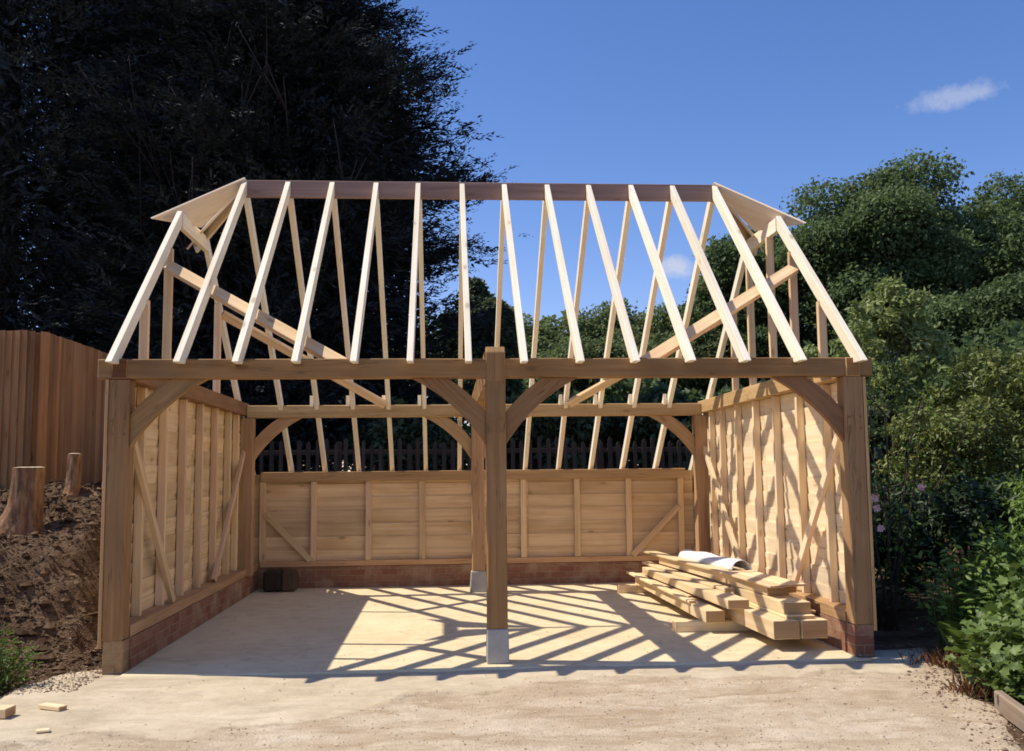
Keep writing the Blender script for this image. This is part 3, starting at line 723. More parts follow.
stump(-4.30, 3.3, .40, .065, .5, 'small dark stump on the bank half hidden against the left oak post', 8)

def flakes(name, n, xr, yr, size, mat, dens, zf, lift=.004):
    X = RNG.uniform(*xr, n); Y = RNG.uniform(*yr, n); k = RNG.random(n) < dens(X, Y); X = X[k]; Y = Y[k]; n = len(X)
    P = np.stack([X, Y, zf(X, Y) + lift], -1)
    N = unit(np.stack([RNG.normal(0, .45, n), RNG.normal(0, .45, n), np.ones(n)], -1)); a = RNG.uniform(0, 6.28, n)
    D = np.stack([np.cos(a), np.sin(a), RNG.uniform(-.1, .35, n)], -1)
    L = size * RNG.uniform(.5, 1.8, n)
    o = leaf_mesh(name, P, D, N, L, L * RNG.uniform(.25, .8, n), mat, None, TPL_DIAMOND); return tag(o, kind='stuff')
o = flakes('leaf_litter', 24000, (-7.5, -3.3), (-.6, 5.5), .034, M['litter_leaf'], lambda x, y: .35 + .65 * S((-3.2 - x) / .8), height)
tag(o, 'brown dry leaf litter and bark chips strewn over the soil bank', 'leaf litter')
M['gravel_flake'] = leafmat('gravel_chip', (.36, .27, .18), (.52, .41, .29), (.72, .61, .46), 0.0, .9, 4.0, .1)
M['clod'] = leafmat('earth_clod', (.035, .02, .012), (.10, .06, .036), (.24, .16, .10), 0.0, .95, 5.0, .05)
M['bank_chip'] = leafmat('bank_grit', (.16, .10, .065), (.28, .19, .125), (.46, .34, .24), 0.0, .9, 4.0, .1)
def stones(name, n, xr, yr, s0, s1, mat, dens, zf, label, cat):
    X = RNG.uniform(*xr, n); Y = RNG.uniform(*yr, n); k = RNG.random(n) < dens(X, Y); X = X[k]; Y = Y[k]; n = len(X)
    Z = zf(X, Y); ico = np.array([(0, 0, 1), (.9, 0, .2), (.28, .85, .25), (-.72, .53, .2), (-.72, -.53, .22), (.28, -.85, .18), (0, 0, -.8)])
    fc = [(0, 1, 2), (0, 2, 3), (0, 3, 4), (0, 4, 5), (0, 5, 1), (6, 2, 1), (6, 3, 2), (6, 4, 3), (6, 5, 4), (6, 1, 5)]
    r = s0 * (s1 / s0) ** (RNG.random(n) ** 2.2); sc = RNG.uniform(.6, 1.25, (n, 1, 3)) * np.array([1, 1, .7]); a = RNG.uniform(0, 6.28, n)
    v = ico[None] * sc * r[:, None, None] * RNG.uniform(.8, 1.2, (n, 7, 1)); c, s_ = np.cos(a)[:, None], np.sin(a)[:, None]
    v = np.stack([v[..., 0] * c - v[..., 1] * s_, v[..., 0] * s_ + v[..., 1] * c, v[..., 2]], -1)
    v = (v + np.stack([X, Y, Z + r * .25], -1)[:, None, :]).reshape(-1, 3)
    I = (np.arange(n)[:, None, None] * 7 + np.array(fc)[None]).reshape(-1, 3)
    me = bpy.data.meshes.new(name); me.from_pydata(v.tolist(), [], I.tolist())
    at = me.attributes.new('tint', 'FLOAT', 'POINT'); at.data.foreach_set('value', np.repeat(RNG.random(n), 7).astype(np.float32))
    return tag(link(name, me, mat), label, cat, None, 'stuff')
stones('gravel', 9000, (-4.6, 4.2), (-3.4, -.3), .003, .010, M['gravel_flake'], lambda x, y: .03 + .85 * (1 - apron_mask(x, y)) * (.3 + vnoise(x, y, 1.5, 21)), drive_z, 'loose grit and small stones on the sandy drive', 'gravel')
stones('gravel', 3600, (-4.3, -3.15), (-.7, 1.5), .005, .016, M['bank_chip'], lambda x, y: S((x + 4.3) / .9) * S((1.5 - y) / 1.0), lambda x, y: np.maximum(height(x, y), np.where(y < .3, drive_z(x, y), -9)), 'pale gravel at the foot of the bank beside left post', 'gravel')
stones('gravel', 3600, (2.4, 4.0), (-3.2, .6), .005, .02, M['bank_chip'], lambda x, y: S((x - np.interp(y, [-3.2, -1.8, -1.3, .2], [2.3, 2.75, 2.8, 3.35])) / .35), lambda x, y: np.maximum(height(x, y), drive_z(x, y)), 'stony grit along the edge of the right hand flower bed', 'gravel')
stones('soil_clods', 2600, (-6.5, -3.3), (.05, 3.6), .012, .075, M['clod'], lambda x, y: .25 + .75 * vnoise(x, y, 2.0, 31), lambda x, y: height(x, y) - .006, 'dark clods of broken earth and bark on the bank', 'soil')
M['chip'] = leafmat('wood_chip', (.55, .40, .22), (.72, .54, .32), (.86, .70, .46), 0.0, .8, 4.0, .1)
o = flakes('wood_shavings', 2600, (-3.0, 3.4), (-2.9, 5.4), .016, M['chip'], lambda x, y: np.where(np.abs(x) < 3.0, .25, .1) + .6 * vnoise(x, y, 1.1, 41) ** 2, lambda x, y: np.where(y > -.15, .001, drive_z(x, y)))
tag(o, 'pale wood shavings and sawdust scattered over the slab and drive', 'shavings')
# twigs and roots on the bank, each a thing
for k, (x, y, L, a, lab) in enumerate(((-3.98, .55, .35, .5, 'forked bare twig lying on the soil bank beside the left post'), (-4.5, .75, .5, -.3, 'long thin twig lying low across the soil bank'), (-4.15, 1.5, .3, 1.1, 'short broken twig sticking out near the top of the bank'), (-5.0, 1.15, .6, .15, 'long pale root trailing across the bank below the large stump'), (-4.35, 1.9, .4, 2.4, 'thin curved root lying between the large stump and the post'), (-3.75, 1.05, .4, .9, 'forked twig hanging down the bank close to the garage wall'))):
    paths = []; z = hz(x, y) + .02
    def tw(p, d, L, r, dep):
        pts = [p]; 
        for _ in range(5):
            d = (d + Vector((random.uniform(-.25, .25), random.uniform(-.25, .25), random.uniform(-.2, .25)))).normalized(); p = p + d * L / 5; pts.append(p)
        paths.append((pts, [r * (1 - .13 * i) for i in range(6)]))
        if dep: tw(pts[2], (d + Vector((random.uniform(-.8, .8), .3, .4))).normalized(), L * .6, r * .6, dep - 1); tw(pts[4], (d + Vector((.3, random.uniform(-.9, .9), .1))).normalized(), L * .4, r * .5, 0)
    tw(Vector((0, 0, 0)), Vector((math.cos(a), math.sin(a), .25)), L, .007, 1)
    o = tube_mesh(paths, 'twig', M['litter'], None, 5); o.location = (x, y, z); tag(o, lab, 'twig')

# ------------------------------------------------------------------ fences
FN = empty('board_fence', (-5.4, 4.0, 1.3), 'tall brown close boarded fence standing on the bank behind the stumps', 'fence')
def closeboard(p0, p1, z0, z1, nrm):
    p0 = Vector(p0); p1 = Vector(p1); d = p1 - p0; L = d.length; d.normalize(); nrm = Vector(nrm); mb = MB(); n = int(L / .088)
    for k in range(n):
        a = p0 + d * (k * .088); b = p0 + d * (k * .088 + .104); o1 = nrm * (.004 + random.uniform(0, .003)); zt = z1 + random.uniform(-.006, .006)
        c = [a + o1, b + o1 + nrm * .016, b + o1 + nrm * .040, a + o1 + nrm * .012]
        mb.hexa([(q.x, q.y, z0) for q in c] + [(q.x, q.y, zt) for q in c], zt - z0)
    return mb
O = Vector((-5.4, 4.0, 1.3))
def rel(mb):
    mb.v = [(a - O.x, b - O.y, c - O.z) for a, b, c in mb.v]; return mb
z0 = hz(-6.2, 4.0) - .15
mb = rel(closeboard((-9.6, 4.0, 0), (-5.4, 4.0, 0), .9, 3.36, (0, -1, 0))); mb.build('board_panel', M['fence'], FN, 0)
mb = rel(closeboard((-5.4, 4.0, 0), (-5.4, 8.6, 0), .9, 3.36, (1, 0, 0))); mb.build('board_panel', M['fence'], FN, 0)
for x, y in ((-5.46, 4.06), (-7.3, 4.06), (-9.2, 4.06), (-5.46, 5.9), (-5.46, 7.7)):
    mb = rel(MB().box(x - .05, x + .05, y - .03, y + .07, .9, 3.34)); mb.build('fence_post', M['fence'], FN, .004)
mb = rel(MB().box(-9.6, -5.43, 3.925, 3.962, 1.1, 1.32)); mb.build('gravel_board', M['fence'], FN, .004)

PF = empty('picket_fence', (0, 9.0, 1.0), 'dark weathered picket fence behind the low back wall of the garage', 'fence')
mb = MB(); x = -5.2
while x < 5.4:
    w = random.uniform(.055, .08); h = random.uniform(1.08, 1.2)
    prof = [(x, 0), (x + w, 0), (x + w, h - .05), (x + w / 2, h), (x, h - .05)]
    mb.prism_y(prof, -.012, .012, (0, 1)); x += random.uniform(.145, .17)
mb.build('palings', M['grey_fence'], PF, 0)
for z in (.3, .9): MB().box(-5.3, 5.4, .014, .06, z, z + .08).build('rail', M['grey_fence'], PF, .003)
for x in (-4.6, -2.3, 0, 2.3, 4.6): MB().box(x - .05, x + .05, .03, .13, -.2, 1.12).build('fence_post', M['grey_fence'], PF, .004)

# ------------------------------------------------------------------ trees
def limb_path(p, q, r0, r1, n=6, wob=.12):
    p = Vector(p); q = Vector(q); L = (q - p).length; pts = []; rad = []
    for k in range(n + 1):
        t = k / n; w = math.sin(math.pi * t) * wob * L
        pts.append(p.lerp(q, t) + Vector((random.uniform(-1, 1) * w * .4, random.uniform(-1, 1) * w * .4, w * .5 + random.uniform(-.2, .2) * w))); rad.append(r0 + (r1 - r0) * t)
    return pts, rad

def conifer(x, y, H, prof, nb, mat, label, seed, dens=75, dead=0, zlow=.6, lo=.0):
    rng = np.random.default_rng(seed); z0 = hz(x, y)
    o = empty('conifer_tree', (x, y, z0), label, 'conifer', 'tall dark conifers behind the garage')
    tube_mesh([([(0, 0, -.3), (.05, 0, H * .3), (0, .08, H * .65), (0, 0, H * .97)], [.42, .33, .18, .03])], 'trunk', M['bark'], o, 10)
    zb = zlow + (H - zlow) * rng.random(nb) ** .85; az = rng.uniform(0, 2 * np.pi, nb)
    r = np.interp(zb + z0, prof[0], prof[1]) * rng.uniform(.66, 1.0, nb)
    r = np.maximum(r * (1 + .09 * np.sin(az * 3 + zb * 1.7 + seed) + .06 * np.sin(az * 7 - zb * 2.3)), .25)
    # side shoots along each branch, then scale-leaf fans along each shoot
    cnt = np.maximum((dens * r).astype(int), 6); idx = np.repeat(np.arange(nb), cnt); n = len(idx)
    t = 1 - (rng.random(n) ** 1.6) * .80
    rr = r[idx] * t; zz = zb[idx] + .42 * rr - .045 * rr ** 2 - .25 * r[idx]
    off = rng.normal(0, 1, (n, 3)) * ((.06 + .20 * (1 - t)) * r[idx] + .06)[:, None] * np.array([1, 1, .5])
    d0 = np.stack([np.cos(az[idx]), np.sin(az[idx]), np.zeros(n)], -1)
    P0 = d0 * rr[:, None] + off; P0[:, 2] += zz
    sgn = rng.choice([-1, 1], n)[:, None]; lat = np.stack([-d0[:, 1], d0[:, 0], np.zeros(n)], -1)
    D0 = unit(d0 * .9 + lat * sgn * rng.uniform(.1, .9, n)[:, None] + np.array([0, 0, 1]) * rng.uniform(-.05, .75, n)[:, None] + rng.normal(0, .15, (n, 3)))
    S0 = unit(np.cross(D0, unit(rng.normal(0, .5, (n, 3)) + np.array([0, 0, 1.])))); N0 = np.cross(S0, D0)
    SL = rng.uniform(.28, .75, n); K = 15
    kk = np.tile(np.arange(K), n); ii = np.repeat(np.arange(n), K); m = len(ii)
    tt = (kk + rng.random(m)) / K; sd = np.where(kk % 2 == 0, 1., -1.)
    P = P0[ii] + D0[ii] * (tt * SL[ii])[:, None] + N0[ii] * (-.12 * tt ** 2 * SL[ii])[:, None] + rng.normal(0, .03, (m, 3))
    D = unit(D0[ii] + S0[ii] * (sd * rng.uniform(.25, .8, m))[:, None] + rng.normal(0, .15, (m, 3)) + np.array([0, 0, -.12])); N = unit(N0[ii] + rng.normal(0, .35, (m, 3)))
    L = (1.1 - .6 * tt) * SL[ii] * rng.uniform(.21, .38, m); keep = (P[:, 2] + z0 > lo)
    P, D, N, L = P[keep], D[keep], N[keep], L[keep]
    # dense inner foliage close to the stems
    q = nb * 90; zi = zlow + (H * .93 - zlow) * rng.random(q) ** .9; ri = np.interp(zi + z0, prof[0], prof[1]) * .74 * rng.random(q) ** .5; ai = rng.uniform(0, 2 * np.pi, q)
    P = np.concatenate([P, np.stack([np.cos(ai) * ri, np.sin(ai) * ri, zi], -1)]); D = np.concatenate([D, unit(np.stack([np.cos(ai), np.sin(ai), rng.uniform(-.9, .3, q)], -1) + rng.normal(0, .5, (q, 3)))])
    N = np.concatenate([N, unit(rng.normal(0, 1, (q, 3)) + np.array([0, -.3, .6]))]); L = np.concatenate([L, rng.uniform(.2, .42, q)])
    leaf_mesh('crown', P, D, N, L, L * rng.uniform(.2, .34, len(L)), M[mat], o, TPL_DIAMOND, rng.random(len(L)))
    if dead:
        paths = []; rs = random.Random(seed)
        for k in range(dead):
            a = rs.uniform(-2.7, -1.15); zs_ = rs.uniform(.8, 5.2); L_ = rs.uniform(3.4, 4.8); p = Vector((0, 0, zs_)); d = Vector((math.cos(a), math.sin(a), rs.uniform(.15, .6))).normalized()
            pts = [p]; 
            for j in range(9):
                d = (d + Vector((rs.uniform(-.12, .12), rs.uniform(-.10, .06), .10 + rs.uniform(-.08, .14)))).normalized(); p = p + d * L_ / 6.5; pts.append(p)
            paths.append((pts, [.055 * (1 - .09 * j) for j in range(10)]))
            for q in range(4):
                j = rs.randint(3, 8); pp = pts[j]; dd = (d + Vector((rs.uniform(-.9, .9), rs.uniform(-.3, .2), rs.uniform(0, .9)))).normalized(); l2 = rs.uniform(.6, 1.8)
                paths.append(([pp, pp + dd * l2 * .5 + Vector((0, 0, .05)), pp + dd * l2 + Vector((0, 0, .22))], [.024, .017, .007]))
        tube_mesh(paths, 'bare_branches', M['dead'], o, 5)
    return o
conifer(-4.5, 15.0, 17.0, ([0, 3, 5, 7, 9.2, 11.2, 13.2, 15.5, 18.5], [4.2, 4.5, 4.55, 4.6, 4.55, 3.75, 2.4, 1.5, .2]), 560, 'conifer', 'nearest tall black green conifer rising behind the left half of the garage', 21, 18, 26, .5)
conifer(-11.2, 15.8, 19.5, ([0, 3, 9, 13, 17, 21], [4.4, 4.9, 5.0, 4.3, 2.8, .2]), 470, 'conifer_lit', 'tall conifer with sunlit blue green sprays at the left edge of the view', 22, 10, 16, .5)
conifer(-8.0, 19.5, 20.0, ([0, 4, 10, 14, 18, 21.5], [4.6, 5.0, 5.0, 4.0, 2.4, .2]), 380, 'conifer', 'tall black conifer filling the gap between the two nearer conifers', 23, 8, 0, .5)

def broadleaf(name, x, y, H, rx, ry, cb, lobes, leaves, lsize, mat, label, cat, seed, group=None, tr=.2, lobe_r=(.17, .36), tpl=TPL_DIAMOND, upb=.55, asp=.62, limbs=True, z0=None, shape=1.0, low=.15):
    """crown: ellipsoid rx, ry from height cb to H, broken into lobes of leaves"""
    rng = np.random.default_rng(seed); random.seed(seed)
    if z0 is None: z0 = hz(x, y)
    o = empty(name, (x, y, z0), label, cat, group)
    hc = (H - cb) / 2; cz = cb + hc
    u = rng.normal(0, 1, (lobes, 3)); u = unit(u); u[:, 2] = np.where(u[:, 2] < -.5, -u[:, 2], u[:, 2])
    rad = rng.uniform(.25, 1.0, lobes)[:, None] ** .5
    C = u * rad * np.array([rx, ry, hc]) * np.array([.80, .80, .82]); C[:, 2] += cz
    lr = rng.uniform(*lobe_r, lobes) * min(rx, ry, hc * 1.2)
    if limbs:
        th = min(cz * .8, cb + .3 * hc); paths = [([(0, 0, -.3), (.04 * H * .2, 0, th * .5), (0, 0, th), (0, .05, cz)], [tr, tr * .8, tr * .66, tr * .35])]
        for k in rng.permutation(lobes)[:min(lobes, 14)]:
            paths.append(limb_path((0, 0, th * rng.uniform(.6, 1)), tuple(C[k]), tr * .4, tr * .07))
        tube_mesh(paths, 'trunk', M['bark'], o, 8)
    w = lr ** 2; idx = rng.choice(lobes, leaves, p=w / w.sum()); n = leaves
    v = unit(rng.normal(0, 1, (n, 3))); flip = (v[:, 2] < 0) & (rng.random(n) < upb); v[flip, 2] *= -1
    bump = 1 + .22 * np.sin(v[:, 0] * 6 + idx) * np.sin(v[:, 1] * 6 + idx * 2) * np.sin(v[:, 2] * 5 + idx * 3)
    rr = lr[idx] * (1 - .55 * rng.random(n) ** 2.2) * bump + rng.exponential(.09, n) * lr[idx]
    P = C[idx] + v * rr[:, None] * np.array([1, 1, .8])
    N = unit(v * .35 + np.array([-.15, 0, .5]) + rng.normal(0, .65, (n, 3))); D = unit(np.cross(N, rng.normal(0, 1, (n, 3))) + v * .35 + np.array([0, 0, -.2]))
    L = lsize * rng.uniform(.6, 1.35, n)
    keep = P[:, 2] > low; P, D, N, L, idx = P[keep], D[keep], N[keep], L[keep], idx[keep]
    tint = np.clip(rng.random(len(L)) * .65 + rng.random(lobes)[idx] * .5 - .05, 0, 1)
    leaf_mesh('crown', P, D, N, L, L * asp, M[mat], o, tpl, tint)
    return o

# big dark oaks at the right
GR = 'big dark oak trees behind the right end of the garage'
broadleaf('oak_tree', 17.6, 30, 13.6, 4.6, 4.2, 1.2, 90, 105000, .18, 'oakleaf', 'tallest dark oak with domed crown in the gap right of the roof', 'oak tree', 31, GR, .5)
broadleaf('oak_tree', 23.6, 31, 12.6, 4.8, 4.0, 1.0, 80, 80000, .18, 'oakleaf', 'dark oak cut by the right edge of the view', 'oak tree', 32, GR, .5)
broadleaf('oak_tree', 13.4, 33, 11.8, 3.4, 3.6, 1.0, 60, 62000, .18, 'oakleaf', 'lower dark oak immediately right of the roof end behind the hip board', 'oak tree', 33, GR, .4)
broadleaf('oak_tree', 19.0, 24, 7.0, 4.4, 3.0, .6, 54, 52000, .17, 'oakleaf', 'low dark oak spreading beneath the tallest oak', 'oak tree', 34, GR, .3)
# woodland line seen through the rafters
GW = 'woodland trees seen through the roof rafters'
wl = ((.9, 27, 8.0, 1.6, 'hedge_dark', 'narrow dark tree touching the right side of the tall conifer'), (3.6, 40, 8.6, 3.0, 'hedge', 'mid green tree right of the narrow dark tree behind the rafters'),
      (7.8, 41, 9.3, 3.2, 'hedge', 'rounded mid green tree behind the middle of the right roof bay'), (11.6, 42, 10.0, 3.2, 'hedge', 'mid green tree below the little white cloud'),
      (14.6, 40, 11.2, 3.0, 'oakleaf', 'darker tree just left of the right roof end'), (5.6, 33, 6.2, 3.0, 'hedge', 'lower mid green tree in front of the woodland line, centre right'),
      (10.2, 34, 6.8, 3.0, 'hedge', 'lower green tree in front of the woodland line near right roof end'))
for k, (x, y, H, r, m_, lab) in enumerate(wl):
    broadleaf('woodland_tree', x, y, H, r, r, .5, 56, 30000, .2, m_, lab, 'tree', 50 + k, GW, .25)
# hedge bushes behind the picket fence
GH = 'dark bushes behind the picket fence'
hb = ((1.6, 12.0, 1.9, 1.7, 'dark bush behind picket fence just right of the centre post'), (4.2, 12.6, 2.1, 1.9, 'dark bush behind picket fence in the middle of the right bay'), (6.9, 12.2, 2.2, 1.9, 'dark bush behind picket fence at right end of right bay'),
      (-1.0, 11.4, 2.0, 1.5, 'low dark bush behind picket fence left of the centre post'), (9.4, 13.5, 3.2, 2.2, 'dark bush beyond the right wall of the garage'))
for k, (x, y, H, r, lab) in enumerate(hb):
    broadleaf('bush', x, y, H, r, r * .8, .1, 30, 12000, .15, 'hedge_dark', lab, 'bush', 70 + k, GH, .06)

def wood_mass(x0, x1, y0, y1, top, n, ls, mat, name, label, seed):
    rng = np.random.default_rng(seed); X = rng.uniform(x0, x1, n); Y = rng.uniform(y0, y1, n); z = height(X, Y)
    T = top * (.72 + .5 * vnoise(X, Y, .45, seed) + .12 * vnoise(X, Y, 2.2, seed + 1)); Z = z + T * (1 - rng.random(n) ** 1.7 * .98)
    N = unit(rng.normal(0, .8, (n, 3)) + np.array([-.2, -.2, .7])); D = unit(rng.normal(0, 1, (n, 3)) + np.array([0, -.3, -.2])); L = ls * rng.uniform(.6, 1.4, n)
    return tag(leaf_mesh(name, np.stack([X, Y, Z], -1), D, N, L, L * .62, M[mat], None), label, None, None, 'stuff')
wood_mass(-14, 45, 44, 49, 7.4, 60000, .38, 'hedge', 'woodland', 'distant mass of woodland closing the view behind the trees', 5)
wood_mass(1.0, 34, 19, 21, 2.4, 52000, .24, 'oakleaf', 'thicket', 'dark thicket growing beneath the woodland trees', 6)

# sapling and bushes at the right, in front of the oaks
broadleaf('sapling', 6.45, 6.3, 4.4, 1.1, .9, .8, 90, 9000, .10, 'sapling', 'pale green feathery young tree between garage and dark oak', 'young tree', 81, None, .05, (.08, .19), TPL_LEAF, .3, .42, z0=.3)
broadleaf('sapling', 5.2, 5.6, 3.3, .85, .8, .8, 50, 4600, .09, 'sapling', 'shorter pale green young tree right against the garage end wall', 'young tree', 82, None, .04, (.10, .22), TPL_LEAF, .3, .45, z0=.3)
broadleaf('laurel_bush', 8.1, 5.2, 3.6, 2.1, 1.5, .3, 150, 24000, .088, 'laurel', 'large glossy leaved bush filling the right side above the flower bed', 'bush', 83, None, .07, (.10, .20), TPL_LEAF, .6, .42, z0=.0)
broadleaf('laurel_bush', 6.3, 4.2, 2.7, 1.25, 1.0, .3, 90, 10000, .08, 'laurel', 'smaller glossy bush left of the large one, behind the right post', 'bush', 84, None, .05, (.12, .24), TPL_LEAF, .6, .42, z0=.0)
broadleaf('bush', 10.2, 8.5, 3.9, 2.2, 1.8, .2, 46, 12000, .15, 'oakleaf', 'dark bush behind the large glossy bush at the right edge', 'bush', 85, None, .07, z0=.3)
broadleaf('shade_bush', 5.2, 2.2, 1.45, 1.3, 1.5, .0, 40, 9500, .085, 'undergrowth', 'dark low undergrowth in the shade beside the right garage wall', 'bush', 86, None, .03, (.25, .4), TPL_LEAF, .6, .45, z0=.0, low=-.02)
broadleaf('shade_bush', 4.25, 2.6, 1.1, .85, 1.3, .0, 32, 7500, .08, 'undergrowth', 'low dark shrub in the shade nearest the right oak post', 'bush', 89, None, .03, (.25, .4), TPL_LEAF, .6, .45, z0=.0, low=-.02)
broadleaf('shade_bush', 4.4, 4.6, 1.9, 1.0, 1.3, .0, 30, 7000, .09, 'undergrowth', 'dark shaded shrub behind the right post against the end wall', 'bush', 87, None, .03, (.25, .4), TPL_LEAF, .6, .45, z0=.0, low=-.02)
broadleaf('leafy_shrub', 5.85, 1.0, 1.65, 1.0, .9, .1, 40, 10500, .075, 'herb', 'bright green leafy shrub in the sun at the right edge above the flower bed', 'shrub', 88, None, .03, (.22, .36), TPL_LEAF, .6, .4, z0=.0, low=.0)

# climbing rose stems with pink flowers beside the right post
RO = empty('rose_bush', (3.95, 1.4, 0), 'tall thin stemmed rose with pink flowers beside the right oak post', 'rose')
paths = []; tips = []
for k in range(7):
    a = random.uniform(-.5, .5); p = Vector((random.uniform(-.1, .1), random.uniform(-.1, .1), -.05)); d = Vector((a * .3, random.uniform(-.1, .1), 1)).normalized(); pts = [p]
    for j in range(8):
        d = (d + Vector((random.uniform(-.12, .14), random.uniform(-.1, .1), .0))).normalized(); p = p + d * random.uniform(.25, .33); pts.append(p)
    paths.append((pts, [.012 * (1 - .08 * j) for j in range(9)])); tips += pts[2:]
paths.append(([(-.02, 0, 1.35), (.3, .05, 1.42), (.7, .1, 1.5)], [.011, .010, .006]))
tube_mesh(paths, 'stems', M['bark'], RO, 6)
P = np.array([tuple(t) for t in tips]); n = 700; i_ = RNG.integers(0, len(P), n); Q = P[i_] + RNG.normal(0, .10, (n, 3))
leaf_mesh('leaves', Q, RNG.normal(0, 1, (n, 3)), unit(RNG.normal(0, .5, (n, 3)) + np.array([0, 0, 1])), .055 * RNG.uniform(.6, 1.3, n), .03, M['herb'], RO, TPL_LEAF)
def flower(parent, p, r):
    n = 14; a = np.linspace(0, 2 * np.pi * 2, n, endpoint=False); D = np.stack([np.cos(a), -.5 + np.sin(a) * .3, np.sin(a)], -1) + RNG.normal(0, .15, (n, 3))
    leaf_mesh('flower', np.tile(np.array([p]), (n, 1)), D, np.tile(np.array([[0, -1, .3]]), (n, 1)) + RNG.normal(0, .3, (n, 3)), r * RNG.uniform(.7, 1.1, n), r * .8, M['pink'], parent, TPL_LEAF)
for p in ((-.16, -.25, 1.18), (-.12, -.22, .98), (.42, .0, 1.38), (-.2, -.3, 1.28)): flower(RO, p, .05)
mb = MB(); mb.beam((-.01, -.01, 1.66), (-.01, -.01, 1.78), .06, .06, up=(1, 0, 0)); mb.build('tie', M['strap'], RO, .01)

# ------------------------------------------------------------------ flower bed at the right
def plant(name, x, y, rx, ry, H, n, ls, mat, label, seed, tpl=TPL_LEAF, asp=.5, flowers=0, droop=.2, tall=.6, cat='plant'):
    """a clump: stems fan out from the ground, leaves face outward and up"""
    rng = np.random.default_rng(seed); z0 = max(hz(x, y), -.03); o = empty(name, (x, y, z0), label, cat)
    ns = max(10, n // 22); a = rng.uniform(0, 2 * np.pi, ns); q = rng.random(ns) ** .6
    bx_ = np.cos(a) * q * rx * .55; by_ = np.sin(a) * q * ry * .55; tx = np.cos(a) * q * rx; ty = np.sin(a) * q * ry; hh = H * (1 - tall * q ** 2) * rng.uniform(.65, 1.05, ns)
    tube_mesh([([(bx_[k], by_[k], -.03), ((bx_[k] * 1.3 + tx[k]) / 2.3, (by_[k] * 1.3 + ty[k]) / 2.3, hh[k] * .55), (tx[k], ty[k], hh[k])], [.006, .005, .003]) for k in range(ns)], 'stems', M[mat], o, 4, False)
    i = rng.integers(0, ns, n); t = rng.uniform(.15, 1.0, n) ** .7
    P = np.stack([bx_[i] + (tx[i] - bx_[i]) * t, by_[i] + (ty[i] - by_[i]) * t, hh[i] * t], -1) + rng.normal(0, ls * .8, (n, 3)); P[:, 2] = np.maximum(P[:, 2], .01)
    rad = unit(np.stack([P[:, 0] / rx, P[:, 1] / ry, np.full(n, .25)], -1)); b = rng.uniform(0, 2 * np.pi, n)
    D = unit(rad * .7 + np.stack([np.cos(b), np.sin(b), rng.uniform(-droop, .5, n)], -1)); N = unit(rad * .6 + np.array([0, 0, .8]) + rng.normal(0, .35, (n, 3)))
    L = ls * rng.uniform(.6, 1.35, n); leaf_mesh('leaves', P, D, N, L, L * asp, M[mat], o, tpl)
    for k in range(flowers):
        j = rng.integers(0, n); p = P[j] * np.array([1.05, 1.05, 1.0]) + np.array([0, -.03, .05]); flower(o, tuple(p), .022)
    return o
plant('geranium', 3.80, -1.6, .60, .6, .64, 2300, .075, 'geranium', 'low geranium mound with lobed leaves behind the timber edging', 91, TPL_LOBED, 1.0, 3)
plant('geranium', 4.25, -1.15, .75, .65, .92, 2500, .08, 'geranium', 'taller geranium mound at the right edge behind the low geranium', 92, TPL_LOBED, 1.0, 2)
plant('geranium', 4.02, -.78, .42, .45, .6, 1400, .07, 'geranium', 'geranium with small pink flowers beside the big oval leaves', 93, TPL_LOBED, 1.0, 6)
plant('perennial', 4.35, -.3, .6, .6, 1.05, 2200, .085, 'herb', 'upright leafy perennial in the middle of the flower bed', 94, TPL_LEAF, .38)
plant('perennial', 5.0, -.6, .8, .7, 1.12, 2800, .085, 'herb', 'dense leafy perennial at the right edge of the flower bed', 95, TPL_LEAF, .4)
plant('perennial', 5.1, .5, .9, .8, 1.3, 3000, .075, 'herb', 'tall fine leaved perennial at the back of the flower bed', 96, TPL_LEAF, .3)
plant('perennial', 4.0, .15, .4, .35, .95, 420, .085, 'herb', 'thin leafy stems rising against the dark shade at the back of the bed', 97, TPL_LEAF, .42, tall=.3)
# big oval leaves: each plant a rosette
def rosette(x, y, n, L0, label, seed, mat='broad', up=.8, half=True):
    rng = np.random.default_rng(seed); z0 = max(hz(x, y), -.03); o = empty('broad_leaf_plant', (x, y, z0), label, 'plant')
    for k in range(n):
        a = rng.uniform(2.2, 4.6) if half else rng.uniform(0, 6.28); L = L0 * rng.uniform(.7, 1.1); w = L * .58; nu, nv = 8, 6; V = []; F = []
        el = up + rng.uniform(-.25, .35)
        for i in range(nu + 1):
            t = i / nu; e = el - t * 1.1; r_ = L * (t * math.cos(el - t * .5)); zc = L * t * math.sin(el - t * .45) + .03
            hw = w * .5 * math.sin(math.pi * min(1, .06 + t * .94)) ** .7 * (1 if t < .99 else .05)
            for j in range(nv + 1):
                s_ = (j / nv - .5) * 2; V.append((math.cos(a) * r_ - math.sin(a) * s_ * hw, math.sin(a) * r_ + math.cos(a) * s_ * hw, zc + abs(s_) * hw * .35 + .006 * math.sin(i * 2.4 + j)))
        for i in range(nu):
            for j in range(nv): q = i * (nv + 1) + j; F.append((q, q + 1, q + nv + 2, q + nv + 1))
        me = bpy.data.meshes.new('leaf'); me.from_pydata(V, [], F); me.polygons.foreach_set('use_smooth', [True] * len(F))
        at = me.attributes.new('tint', 'FLOAT', 'POINT'); at.data.foreach_set('value', [float(rng.random())] * len(V)); link('leaf', me, M[mat], o)
    return o
rosette(3.74, -.62, 11, .40, 'plant with big oval leaves leaning over the drive edge near right post', 101, up=1.15)
rosette(3.95, .10, 5, .40, 'plant with big oval leaves standing behind the leaning one', 102, up=1.05)
rosette(3.55, -2.15, 5, .32, 'big smooth leaves at the bottom right corner beside the timber edging', 103, up=.7)
